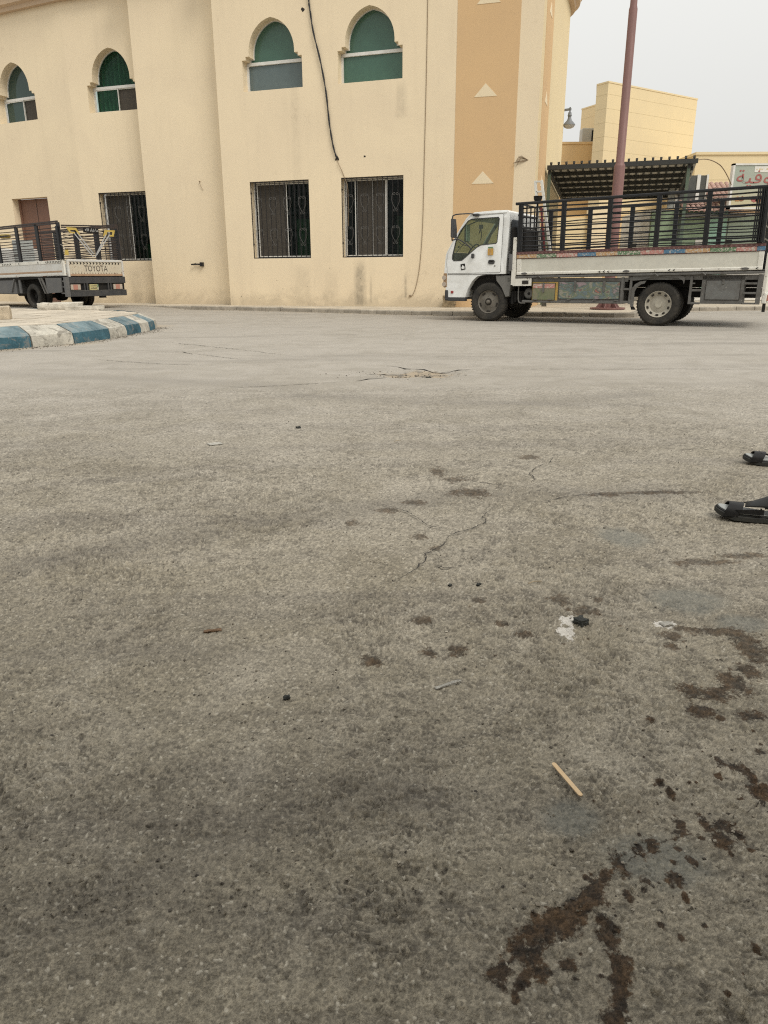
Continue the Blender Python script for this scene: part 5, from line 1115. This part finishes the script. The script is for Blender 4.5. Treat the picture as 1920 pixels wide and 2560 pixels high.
# cage
CT = 1.36                        # cage top in bed frame
pm = MB().box(-.042, .042, -.028, .028, .479, CT-.02).mesh('post')
for y in (.022, 1.905):
    for x in (.05, .895, 1.755, 2.605, 3.43, 4.29):
        link('post', pm, M['cage_black'], bed, loc=(x, y, 0))
        for dx in (-.018, .018): MB().box(x+dx-.006, x+dx+.006, y-.036, y-.027, .48, CT-.03).build('post_rib', M['cage_black'], bed) if y < 1 else None
    bb('top_rail', M['cage_black'], -.06, 4.42, y-.035, y+.035, CT-.025, CT+.025, bevel=.01)
    for x0 in (.0, 4.25): bb('corner_post', M['cage_black'], x0, x0+.12, y-.03, y+.03, .479, CT-.02) if False else None
    zs = [1.272, 1.185, 1.10, 1.005, .918, .838, .752, .665, .578, .525] if y < 1 else [1.22, 1.08, .95, .82, .69, .57]
    for k, z in enumerate(zs):
        pts = []
        for i in range(23):
            x = -.0 + 4.32*i/22; pts.append((x, y+.012+random.uniform(-.004, .004), z+random.uniform(-.005, .005)+.008*math.sin(x*2.1+k)))
        MB().tube(pts, (.0115 if k % 4 else .015), 6).build('bar', M['cage_black'], bed, smooth=60)
for x in (.0, 4.34):
    for z in (CT, 1.15, .95, .75, .55): MB().bar((x, .03, z), (x, 1.9, z), .03, .03).build('cross_bar', M['cage_black'], bed)
    for y in np.linspace(.25, 1.7, 7): MB().bar((x, y, .06), (x, y, CT), .022, .022).build('upright', M['cage_black'], bed)
MB().box(4.31, 4.36, -.06, .02, .485, CT).build('gate_post', M['cage_black'], bed, bevel=.008)
for dx in np.linspace(-.06, .06, 5): MB().tube([(4.24+dx, -.03, .49), (4.24+dx, -.03, CT-.02)], .012, 6).build('gate_tube', M['cage_black'], bed)
for x in (2.17, 3.76): MB().box(x, x+.10, -.03, .02, .485, .55).build('hinge_block', M['chassis'], bed)
# headboard post with flaking paint
MB().prism([(-.10, -.14), (-.01, -.14), (-.01, .75), (-.07, .75)], -.02, .04).build('headboard_post', M['trim_white'], bed)
MB().box(-.06, .32, -.018, .02, -.16, -.02).build('flaking_plate', M['trim_white'], bed); MB().box(.135, .265, -.022, -.016, -.128, -.058).build('plate_slot', M['hole'], bed)
# ---- under-bed boxes, steps and guards
MB().box(.36, 2.72, .02, .10, .78, .85).build('side_beam', M['grey_metal'], tr); MB().box(2.72, 4.97, .02, .10, .815, .90).build('side_beam', M['grey_metal'], tr)
MB().box(.68, 2.66, .01, .5, .385, .43).build('box_shelf', M['grey_metal'], tr, bevel=.006)
tb1 = MB().box(.885, 1.40, .02, .5, .43, .775).build('tool_box', M['yellow_paint'], tr); MB().box(.893, 1.352, .012, .021, .435, .757).build('door_gap', M['hole'], tb1); MB().box(.90, 1.345, .004, .02, .442, .75).build('box_door', M['green_door'], tb1); MB().box(.905, 1.34, .0, .006, .66, .742).build('door_band', M['b_pink'], tb1)
MB().box(1.10, 1.135, -.012, .004, .58, .765).build('latch', M['grey_metal'], tb1)
tb2 = MB().box(1.405, 2.66, .018, .5, .43, .835).build('tool_box', M['grey_metal'], tr); MB().box(1.422, 2.583, .010, .019, .460, .783).build('door_gap', M['hole'], tb2); MB().box(1.43, 2.575, .002, .018, .468, .775).build('box_door', M['mural'], tb2)
for x in (1.72, 2.27): MB().box(x, x+.04, -.012, .004, .60, .80).build('latch', M['grey_metal'], tb2)
for x in (.93, 1.22, 1.6, 2.1, 2.5): MB().tube([(x, -.004, .445), (x+.07, -.004, .445)], .011, 6).build('hinge', M['grey_metal'], tr)
st = MB(); st.box(2.60, 2.645, .0, .04, .385, .86); st.box(2.755, 2.80, .0, .04, .385, .86); st.box(2.645, 2.755, .004, .036, .40, .44); st.box(2.645, 2.755, .004, .036, .63, .665); st.build('step_ladder', M['grey_metal'], tr, bevel=.004)
ga = [(2.80, .80), (2.96, .81), (3.12, .85), (3.24, .855), (3.30, .885), (3.36, .855), (3.48, .855), (3.60, .84), (3.68, .80), (3.70, .74), (3.72, .86), (3.60, .90), (2.80, .90)]
MB().prism(ga, .0, .03).build('wheel_guard', M['grey_metal'], tr)
gq = [(2.80, .335), (2.855, .335), (2.855, .60), (2.89, .68), (2.96, .735), (3.02, .75), (3.05, .80), (2.94, .785), (2.85, .735), (2.80, .64)]; MB().prism(gq, .0, .03).build('wheel_guard', M['grey_metal'], tr)
MB().prism([(2.79, .39), (2.87, .33), (2.90, .28), (2.82, .28)], .02, .05).build('mud_flap', M['chassis'], tr)
rb = MB().box(4.0, 4.685, .02, .5, .405, .88).build('tool_box', M['grey_metal'], tr); MB().box(4.067, 4.633, .014, .021, .470, .808).build('door_gap', M['hole'], rb); MB().box(4.075, 4.625, .008, .02, .478, .80).build('box_door', paint('grey_door', (.15, .152, .145), .55, (.07, .06, .05), .8, 6, chips=(.30, .29, .26), chip_amt=.0), rb, bevel=.004); MB().box(4.33, 4.365, -.006, .01, .74, .82).build('latch', M['grey_metal'], rb)
rs = MB(); rs.box(3.80, 3.845, .0, .035, .395, .88); rs.box(3.845, 4.0, .004, .03, .395, .43); rs.box(3.845, 4.0, .004, .03, .615, .655); rs.box(3.845, 3.89, .004, .03, .74, .765); rs.build('step_ladder', M['grey_metal'], tr, bevel=.004)
rs = MB(); rs.box(4.89, 4.965, .0, .035, .405, .905); rs.box(4.685, 4.89, .004, .03, .405, .435); rs.box(4.685, 4.89, .004, .03, .575, .61); rs.box(4.685, 4.89, .004, .03, .735, .77); rs.build('step_ladder', M['grey_metal'], tr, bevel=.004)
MB().box(4.985, 5.06, .03, 1.88, .42, .60).build('rear_bumper', M['trim_white'], tr, bevel=.01); MB().box(4.97, 5.03, .03, .10, .55, 1.25).build('rear_post', M['trim_white'], tr, bevel=.006); MB().box(5.0, 5.06, .10, 1.86, .92, 1.26).build('tailgate', M['bed_white'], tr)
for (x) in (5.01,): MB().box(x, x+.05, .05, .10, .28, .42).build('stay', M['chassis'], tr)
for yy_ in (.08, 1.55): MB().box(5.06, 5.085, yy_, yy_+.3, .46, .56).build('tail_lamp', M['lens_pink'], tr)
MB().prism([(.98, .30), (1.08, .30), (1.07, .385), (.99, .385)], .35, .38).build('mud_flap', plain('pale_flap', (.36, .33, .27)), tr)

# ---- load in the cage
ldr = empty('white_ladder', (2.178, 15.573, 0), R(-29.735)); tag(ldr, 'scuffed white ladder with a red rail standing upright in the truck cage front', 'ladder')
def lp(x, y, z): return (x, y, z)
mb = MB(); mb.bar((.72, 1.05, .92), (.45, 1.12, 2.74), .05, .035); mb.build('stile', M['trim_white'], ldr)
mb = MB(); mb.bar((.98, 1.0, .92), (.58, 1.12, 2.74), .05, .035); mb.build('stile', M['trim_white'], ldr)
MB().bar((.86, .96, .92), (.62, 1.05, 2.25), .035, .03).build('red_rail', plain('dark_red_rail', (.16, .03, .03)), ldr)
for k in range(10):
    f = .04+.95*k/9; a = Vector((.72, 1.05, .92)).lerp(Vector((.45, 1.12, 2.74)), f); b = Vector((.98, 1.0, .92)).lerp(Vector((.58, 1.12, 2.74)), f); MB().bar(a, b, .04, .03).build('rung', M['trim_white'], ldr)
bk = empty('black_bucket', (2.178, 15.573, 0), R(-29.735)); tag(bk, 'small black bucket hung at the front corner of the truck cage', 'bucket')
MB().lathe([(0, 0), (.055, 0), (.085, .13), (.092, .135), (.085, .14), (.05, .02), (0, .02)], (.66, .72, 2.27), 'z', 16).build('pail', M['chassis'], bk, smooth=40)
mb = MB(); mb.tube([(.66+.088*math.cos(a), .72, 2.40-.2*abs(math.sin(a))*.6) for a in np.linspace(0, math.pi, 9)], .004, 4); mb.build('handle', M['grey_iron'], bk)
MB().bar((.66, .72, 1.0), (.66, .72, 2.28), .03, .03).build('peg', M['chassis'], bk)
# ------------------------------------------------------------------ small dropside truck at the left
M['old_white'] = paint('old_white', (0.60, 0.60, 0.57), 0.5, (0.36, 0.27, 0.18), 0.4, 2.5, chips=(0.22, 0.10, 0.05), chip_amt=-0.005, streak=False)
M['gate_cream'] = paint('gate_cream', (0.56, 0.51, 0.40), 0.55, (0.38, 0.28, 0.18), 0.5, 3, chips=(0.13, 0.055, 0.03), chip_amt=0.015)
M['cage_brown'] = paint('cage_rusty', (0.022, 0.02, 0.02), 0.55, (0.10, 0.05, 0.035), 0.6, 6)
M['silver'] = paint('silver_strip', (0.42, 0.43, 0.43), 0.35, (0.2, 0.2, 0.2), 0.4, 8)
M['yellow'] = paint('yellow_tape', (0.50, 0.37, 0.09), 0.5, (0.35, 0.25, 0.05), 0.4, 6)
M['rust_line'] = paint('rust_band', (0.40, 0.27, 0.17), 0.6, (0.2, 0.1, 0.05), 0.6, 6)
M['flap_grey'] = paint('grey_flap', (0.10, 0.10, 0.10), 0.6, (0.2, 0.19, 0.17), 0.5, 5)
pk = empty('dropside_pickup', (-8.218, 19.919, 0.085), R(-34)); tag(pk, 'old white dropside pickup with slatted cage and hand-lettered tailgate, at the left edge', 'truck')
WP = 1.80
TL = R(-1.1)
# chassis, wheels
wp = wheel(pk, -1.66, .04, .325, .18, 'deep', dual=True); mirror_wheel(wp, WP-.04)
wf = wheel(pk, -4.35, .06, .325, .18, 'deep'); mirror_wheel(wf, WP-.06)
ch = MB(); ch.box(-5.2, -.1, .42, .52, .42, .58); ch.box(-5.2, -.1, 1.25, 1.35, .42, .58); ch.box(-1.72, -1.60, .2, 1.6, .27, .38)
for x in (-4.2, -3.3, -2.4, -1.66, -.8, -.2): ch.box(x-.05, x+.05, .45, 1.3, .43, .55)
ch.box(-3.4, -.15, .3, 1.5, .58, .80); ch.build('chassis', M['chassis'], pk)
MB().lathe([(0, -.14), (.13, -.12), (.15, 0), (.13, .12), (0, .14)], (-1.66, .9, .33), 'y', 14).build('differential', M['chassis'], pk, smooth=40)
# spare wheel slung under the bed
MB().lathe([(.18, -.09), (.31, -.09), (.33, -.04), (.33, .04), (.31, .09), (.18, .09)], (-2.95, .75, .40), 'z', 28).build('spare_tyre', M['tyre'], pk, smooth=40)
MB().box(-3.9, -2.42, .03, .5, .37, .77).build('fuel_tank_guard', M['flap_grey'], pk, bevel=.02)
MB().bar((-2.40, .02, .77), (-2.62, .02, .42), .06, .03).build('guard_strut', M['flap_grey'], pk)
MB().bar((-2.22, .05, .80), (-2.22, .05, .40), .10, .03).build('guard_strut', M['flap_grey'], pk)
for dx in (0, .11): MB().bar((-1.20+dx, .0, .80), (-.98+dx, .0, .40), .05, .02).build('flap_chain', M['grey_metal'], pk)
MB().prism([(-.92, .80), (-.22, .80), (-.24, .44), (-.90, .41)], .0, .03).build('side_flap', M['flap_grey'], pk)
# bed
pb = MB().box(-3.6, 0, 0.02, WP, .80, .86).build('cargo_bed', M['chassis'], pk, rot=(0, TL, 0))
def pbx(name, mat, *a, **k): return MB().box(*a).build(name, mat, pb, **k)
for y in (0.0, WP-.04):
    pbx('side_board', M['old_white'], -3.6, -.06, y+.006, y+.04, .87, 1.16)
    pbx('top_strip', M['trim_white'], -3.6, -.05, y, y+.044, 1.165, 1.245, bevel=.005)
    pbx('foot_rail', M['old_white'], -3.6, -.05, y-.004, y+.044, .87, .925, bevel=.006)
    pbx('rust_band', M['rust_line'], -3.6, -.10, y+.001, y+.03, .945, .985)
for xa in (-.09, -.045): pbx('corner_post', M['trim_white'], xa, xa+.035, -.006, .05, .86, 1.26)
am = MB().prism([(0, .025), (.03, .05), (.045, .05), (.02, .025), (.045, 0), (.03, 0)], -.006, 0).mesh('arrow_mark')
for x in [-.15-.07*k for k in range(10)] + [-1.15, -2.05] + [-2.45-.08*k for k in range(6)]: link('arrow_mark', am, M['chassis'], pb, loc=(x, 0, 1.18))
# side cages
for y, zt in ((.02, 2.15), (WP-.02, 2.15)):
    for zz in (zt-.02, zt+.025): pbx('top_rail', M['cage_brown'], -3.6, -.04, y-.02, y+.02, zz-.018, zz+.018)
    for x in (-2.97, -2.0, -1.06, -.10): pbx('post', M['cage_black'], x, x+.12, y-.02, y+.02, 1.25, zt)
    for k, z in enumerate((2.03, 1.955, 1.93, 1.86, 1.785, 1.71, 1.64, 1.565, 1.51, 1.455, 1.40, 1.345, 1.29)):
        MB().tube([(-3.6+.45*i, y+.01+random.uniform(-.005, .005), z+random.uniform(-.006, .006)) for i in range(9)], .011, 5).build('bar', M['cage_brown'], pb, smooth=60)
pbx('gate_post', M['cage_black'], -.09, -.01, -.035, .06, 1.25, 2.06)
# tailgate
tg_ = empty('tailgate', (0, 0, 0), 0, pk)
def tgb(name, mat, *a, **k): return MB().box(*a).build(name, mat, tg_, **k)
tgb('gate_panel', M['gate_cream'], -.02, .015, .10, WP-.03, .85, 1.20)
tgb('gate_top', M['old_white'], -.02, .03, .10, WP-.03, 1.20, 1.26, bevel=.008)
tgb('gate_sill', M['rust_line'], -.02, .03, .10, WP-.03, .845, .90, bevel=.006)
for y in (.07, WP-.06): tgb('gate_jamb', M['old_white'], -.02, .035, y, y+.05, .83, 1.24)
am2 = MB().prism([(.0, .0), (.035, .0), (.06, .025), (.035, .05), (.0, .05), (.025, .025)], .015, .019, 'yz').mesh('gate_mark')
for k in range(16): link('gate_mark', am2, M['chassis'], tg_, loc=(0, .15+k*.098, 1.14))
dm = MB().prism([(0, 0), (.03, 0), (.015, .022)], .015, .019, 'yz').mesh('gate_dash')
for k in range(17): link('gate_dash', dm, M['rust_line'] if k % 3 else M['chassis'], tg_, loc=(0, .2+k*.085, .912))
M['letter_black'] = paint('letter_black', (0.035, 0.03, 0.028), .6, (.2, .12, .08), .4, 12)
text('lettering', 'TOYOTA', .215, M['letter_black'], tg_, (.0165, .57, .965), rot=(R(90), 0, R(90)), extrude=.0015, sx=.80)
# tail frame
tf = empty('tail_frame', (0, 0, 0), 0, pk)
def tfb(name, mat, *a, **k): return MB().box(*a).build(name, mat, tf, **k)
tfb('upper_beam', M['bumper'], -.05, .02, -.02, WP+.02, .66, .825, bevel=.006)
tfb('lower_beam', M['bumper'], -.05, .03, .08, WP+.02, .33, .485, bevel=.006); tfb('lower_ridge', M['grey_metal'], .03, .036, .08, WP+.02, .474, .486)
tfb('back_plate', M['chassis'], -.06, -.03, .0, WP, .48, .67)
for y in (-.04,): tfb('end_plate', M['flap_grey'], -.06, .025, y, y+.11, .33, .825)
for y in (.50, .58, 1.24, 1.32): tfb('divider', M['bumper'], -.03, .015, y, y+.035, .485, .665)
for y in (.11, 1.42):
    la = tfb('tail_lamp', M['lens_clear'], -.03, .012, y, y+.29, .50, .635, bevel=.006); MB().box(.012, .016, y+.07, y+.20, .505, .63).build('red_lens', M['lens_pink'], la)
pl_ = tfb('number_plate', plain('plate_yellow', (.52, .46, .22)), -.03, .014, .67, .90, .49, .635); MB().box(.014, .018, .90, .935, .49, .635).build('plate_band', M['b_green'], tf)
for r_ in range(2):
    for k in range(6): MB().box(.0142, .017, .695+k*.032+random.uniform(0, .006), .715+k*.032, .52+r_*.06, .555+r_*.06+random.uniform(-.01, .008)).build('plate_mark', M['letter_black'], pl_)
tfb('tow_hook', M['chassis'], -.1, .0, 1.0, 1.16, .28, .33)
for k, z in enumerate((.40, .56, .70)): MB().box(-.30, -.06, .02, .05, z, z+.035).build('step_rung', M['flap_grey'], tf)
# tail cage gate
cg = empty('cage_gate', (0, 0, 0), 0, pk)
for z in (2.03, 2.075): MB().bar((.0, .06, z), (.0, WP-.04, z+.06), .03, .032).build('top_rail', M['cage_brown'], cg)
for k, z in enumerate((1.97, 1.90, 1.83, 1.77, 1.70, 1.64, 1.57, 1.51, 1.45, 1.39, 1.33, 1.28)):
    pts = [(.0+random.uniform(-.006, .006), .08+(WP-.14)*i/8, z+.03*i/8+random.uniform(-.006, .006)) for i in range(9)]
    if k in (2, 3, 5): pts[0] = (0, .08, z+.03)
    MB().tube(pts, .010, 5).build('bar', M['cage_brown'], cg, smooth=60)
for y in (.43, 1.05, 1.70): MB().box(-.02, .012, y, y+.09, 1.26, 2.05).build('post', M['cage_black'], cg)
MB().tube([(0, WP-.02, 1.25), (0, WP-.02, 1.95), (0, WP-.06, 2.1)], .02, 6).build('end_tube', M['cage_brown'], cg)
MB().box(.014, .026, .67, 1.12, 1.93, 2.05).build('name_plate', M['chassis'], cg)
text('plate_lettering', '\uFEEA\uFEE0\uFEDF\uFE8D \uFE80\uFE8E\uFEB7 \uFE8E\uFEE3', .105, plain('faded_white', (.5, .5, .48)), cg, (.0275, .72, 1.965), rot=(R(90), 0, R(90)), extrude=.001, sx=.9)
# V shaped reflective strips with yellow hooked ends
for off in (0, .085): MB().bar((.03, .36+off*1.3, 1.93-off*.1), (.03, .87+off*.25, 1.33+off*.9), .028, .006, up=(1, 0, 0)).build('silver_strip', M['silver'], cg)
for off in (0, .085): MB().bar((.034, 1.34+off*1.3, 1.90), (.034, .93+off*.6, 1.33+off*.6), .028, .006, up=(1, 0, 0)).build('silver_strip', M['silver'], cg)
yl = [(.17, 2.04), (.46, 2.03), (.56, 1.88), (.53, 1.86), (.43, 1.975), (.27, 1.975), (.30, 1.93), (.42, 1.93), (.39, 1.89), (.26, 1.90)]
MB().prism(yl, .028, .036, 'yz').build('yellow_hook', M['yellow'], cg)
yr = [(1.32, 2.02), (1.64, 2.02), (1.58, 1.86), (1.42, 1.86), (1.44, 1.90), (1.53, 1.90), (1.56, 1.975), (1.40, 1.975), (1.33, 1.85), (1.25, 1.86)]
MB().prism(yr, .028, .036, 'yz').build('yellow_hook', M['yellow'], cg)
MB().box(.02, .05, .04, .14, 1.36, 1.49).build('yellow_tag', M['yellow'], cg)
MB().tube([(.03, -.05, 1.62), (.04, .05, 1.55), (.03, .03, 1.42)], .004, 4).build('string', M['white_plastic'], cg)
# cab of the pickup further left
kb = [(-5.6, .35), (-5.65, .9), (-5.3, 1.02), (-4.95, 1.6), (-3.75, 1.62), (-3.7, .4)]
pc = MB().prism(kb, .08, WP-.08).build('cab', M['old_white'], pk, bevel=.05, seg=2)
MB().prism([(-5.0, 1.08), (-4.85, 1.5), (-3.9, 1.52), (-3.88, 1.08)], .072, .082).build('side_window', M['dark_panel'], pc)
# load seen through the slats
wc = empty('wire_crate', (-8.218, 19.919, 0.085), R(-34)); tag(wc, 'pale mesh crate with yellow rag behind the pickup slats', 'crate')
MB().box(-3.75, -3.35, .9, 1.3, .88, 1.85).build('panel', plain('pale_mesh', (.42, .44, .42)), wc)
for k in range(6): MB().box(-3.77, -3.33, .885, .90, .95+k*.16, .965+k*.16).build('mesh_wire', M['grey_iron'], wc)
MB().box(-2.9, -2.55, .05, .2, 1.84, 1.95).build('rag', M['yellow'], wc, bevel=.04, seg=2)

# ------------------------------------------------------------------ sandals
M['strap'] = paint('black_leather', (0.008, 0.008, 0.008), 0.5, (0.02, 0.019, 0.018), 0.4, 14, spec=0.25)
M['insole'] = paint('grey_insole', (0.30, 0.31, 0.29), 0.35, (0.18, 0.18, 0.17), 0.5, 14)
M['sole'] = paint('dark_sole', (0.035, 0.036, 0.033), 0.7, (0.07, 0.065, 0.055), 0.4, 14, spec=0.25)
M['strap_grey'] = paint('grey_strap', (0.025, 0.026, 0.026), 0.6, (0.045, 0.043, 0.04), 0.4, 20, spec=0.25)
def sandal(name, loc, rz, label, back):
    s = empty(name, loc, rz); s.scale = (1.06, 1.1, 1.12); tag(s, label, 'sandal', 'pair of black sandals on the asphalt')
    # outline: toe at x=0, heel at x=.285
    out = []
    for x, w1, w2 in ((0, .0, .0), (.008, .022, .02), (.03, .040, .036), (.07, .047, .043), (.12, .043, .040), (.17, .036, .034), (.22, .035, .034), (.26, .030, .030), (.278, .018, .018), (.285, 0, 0)): out.append((x, w1, w2))
    def toe(x): return 0.020*max(0, 1-x/.085)**1.6
    poly = [(x, -w1) for x, w1, w2 in out] + [(x, w2) for x, w1, w2 in out[::-1][1:-1]]
    def layer(z0, z1, inset, name_, mat):
        mb = MB(); c = [(x*(1-inset*.05)+inset*.006, y*(1-inset*.08)) for x, y in poly]; n_ = len(c)
        rows = [z0, z1]; vs = [(x, y, toe(x)+z) for z in rows for x, y in c]
        top_c = len(vs); fs = [(i, (i+1) % n_, n_+(i+1) % n_, n_+i) for i in range(n_)]
        fs += [tuple(range(n_))[::-1], tuple(n_+k for k in range(n_))]
        mb.add(vs, fs); return mb.build(name_, mat, s, smooth=40, bevel=.002)
    layer(0.0, .018, 0, 'sole', M['sole']); layer(.018, .024, .7, 'welt', M['strap_grey']); layer(.024, .028, 1.5, 'insole', M['insole'])
    def strap(x0, x1, h, mat, lean=0.0, n_=12, nm='strap', y0=-.046, y1=.043):
        mb = MB(); vs = []
        for k in range(n_+1):
            a = math.pi*k/n_; y = (y0+y1)/2 + (y1-y0)/2*-math.cos(a)*1.02; z = .016 + h*math.sin(a)**.6
            for x in (x0, x1):
                for t_ in (0, .004): vs.append((x+lean*math.sin(a), y*(1 - t_*6), z-t_))
        fs = []
        for k in range(n_):
            o = 4*k; fs += [(o, o+2, o+6, o+4), (o+1, o+5, o+7, o+3), (o, o+4, o+5, o+1), (o+2, o+3, o+7, o+6)]
        mb.add(vs, fs); return mb.build(nm, mat, s, smooth=50)
    strap(.030, .078, .040, M['strap'], .018)
    if back:
        # side strap rising to the instep piece
        MB().add([(.07, -.046, .042), (.085, -.047, .030), (.16, -.044, .030), (.16, -.042, .048)] + [(.07, -.041, .042), (.085, -.042, .030), (.16, -.039, .030), (.16, -.037, .048)], [(0, 1, 2, 3), (7, 6, 5, 4), (0, 3, 7, 4), (1, 5, 6, 2), (0, 4, 5, 1), (3, 2, 6, 7)]).build('side_strap', M['strap'], s)
        vs = []; na = 14; st_ = ((.088, .040, 52), (.115, .048, 44), (.150, .064, 30), (.185, .082, 14), (.215, .096, 2), (.240, .100, 0))
        for (x, h_, a0) in st_:
            for k in range(na+1):
                a = R(a0 + (180-2*a0)*k/na); vs.append((x + .012*math.sin(a), -.042*math.cos(a), .018 + h_*math.sin(a)**.75))
        ns = len(st_); up_ = MB().add(vs, [(i*(na+1)+k, i*(na+1)+k+1, (i+1)*(na+1)+k+1, (i+1)*(na+1)+k) for i in range(ns-1) for k in range(na)]).build('upper', M['strap_grey'], s, smooth=60)
        so_ = up_.modifiers.new('solid', 'SOLIDIFY'); so_.thickness = .004
        for k in range(4): MB().lathe([(0, 0), (.003, 0), (.003, .004)], (.135+.014*k, -.043, .046+.004*k), 'y', 6).build('stitch', M['strap'], s)
    else:
        MB().tube([(.072, -.02, .052), (.10, -.012, .048), (.12, -.02, .040), (.15, -.03, .05)], .0045, 6).build('cord', M['strap'], s, smooth=60)
        strap(.150, .205, .060, M['strap'], .01, nm='instep_strap', y0=-.038, y1=.036)
    return s
sandal('sandal', (1.285, 2.715, 0.005), R(-22), 'near black sandal with grey insole, its heel cut off by the right edge', True)
sandal('sandal', (1.79, 3.56, 0.004), R(-20), 'farther black sandal at the right edge with broad toe strap', False)

# ------------------------------------------------------------------ litter
def gz(x, y): return float(ground_z(np.array(x), np.array(y))) + (0.003 if y < 5 else 0)
M['wood'] = paint('pale_wood', (0.62, 0.45, 0.26), 0.6, (0.45, 0.30, 0.16), 0.4, 30)
pts = []; Ls, Ws = .097, .0042
for k in range(7): a = math.pi/2+math.pi*k/6; pts.append((-Ls/2+Ws+Ws*math.cos(a), Ws*math.sin(a)))
for k in range(7): a = -math.pi/2+math.pi*k/6; pts.append((Ls/2-Ws+Ws*math.cos(a), Ws*math.sin(a)))
o = MB().prism(pts, 0, .002, 'xy').build('wooden_stick', M['wood'], None, loc=(.3365, 1.138, gz(.3365, 1.138)+.0085), rot=(R(1), R(1), math.atan2(1.098-1.178, .35-.323))); tag(o, 'pale flat wooden ice-cream stick lying on the asphalt', 'stick')
def litter(name, mat, size, x, y, rz, label, cat, jit=.18, group=None, lift=0.0): return rock(name, mat, size, (x, y, gz(x, y)+lift), rz, label, cat, jit, group)
M['black_stone'] = concrete('black_stone', (0.045, 0.047, 0.043), 30, .4, .4)
M['paper'] = concrete('grey_paper', (0.46, 0.44, 0.39), 40, .8, .6, (0.22, 0.2, 0.16), .58)
M['leaf'] = concrete('dry_leaf', (0.16, 0.10, 0.06), 40, .5, .4)
litter('black_stone', M['black_stone'], (.028, .032, .016), .532, 1.795, R(35), 'angular black stone beside the spilled white powder', 'stone')
litter('black_stone', M['black_stone'], (.014, .010, .006), -.22, 1.433, 0.4, 'small black pebble alone left of centre in the foreground', 'stone', .3)
for (x, y, s_, l) in ((.2, 2.057, .010, 'left one of two tiny black pebbles on brown spots'), (.289, 2.059, .012, 'right one of two tiny black pebbles on brown spots'), (.425, 6.96, .032, 'dark stone at the edge of the pothole'), (-.53, 4.49, .022, 'dark crumb on mid-distance asphalt below the pothole')):
    litter('black_stone', M['black_stone'], (s_*1.2, s_*.8, s_*.5), x, y, random.random(), l, 'stone', .3)
litter('paper_strip', M['paper'], (.068, .009, .004), .146, 1.484, math.atan2(.034, .063), 'frayed whitish paper strip lying near the brown spots', 'paper', .3)
litter('paper_scrap', M['paper'], (.03, .022, .004), .762, 1.79, .3, 'small torn white scrap at the end of the brown trail', 'paper', .4)
litter('paper_scrap', M['paper'], (.075, .05, .004), -.95, 4.04, .5, 'flat pale paper scrap on the left middle asphalt', 'paper', .4)
litter('dry_leaf', M['leaf'], (.045, .012, .004), -.459, 1.764, .25, 'thin brown dry leaf on the left foreground asphalt', 'leaf', .4)
litter('paper_scrap', M['paper'], (.16, .07, .012), 4.55, 17.0, .1, 'white plastic scrap in the gutter below the truck bed', 'paper', .35)
M['twig'] = plain('twig', (.34, .27, .17))
for (x, y, a, l) in ((.06, 4.08, .6, 'tiny pale twig right of the paper scrap'), (.44, 2.06, .3, 'tiny pale curled twig between the brown spots')):
    o = MB().tube([(0, 0, 0), (.02, .004, .003), (.045, .0, .002)], .0016, 5).build('twig', M['twig'], None, loc=(x, y, gz(x, y)+.004), rot=(0, 0, a)); tag(o, l, 'twig')
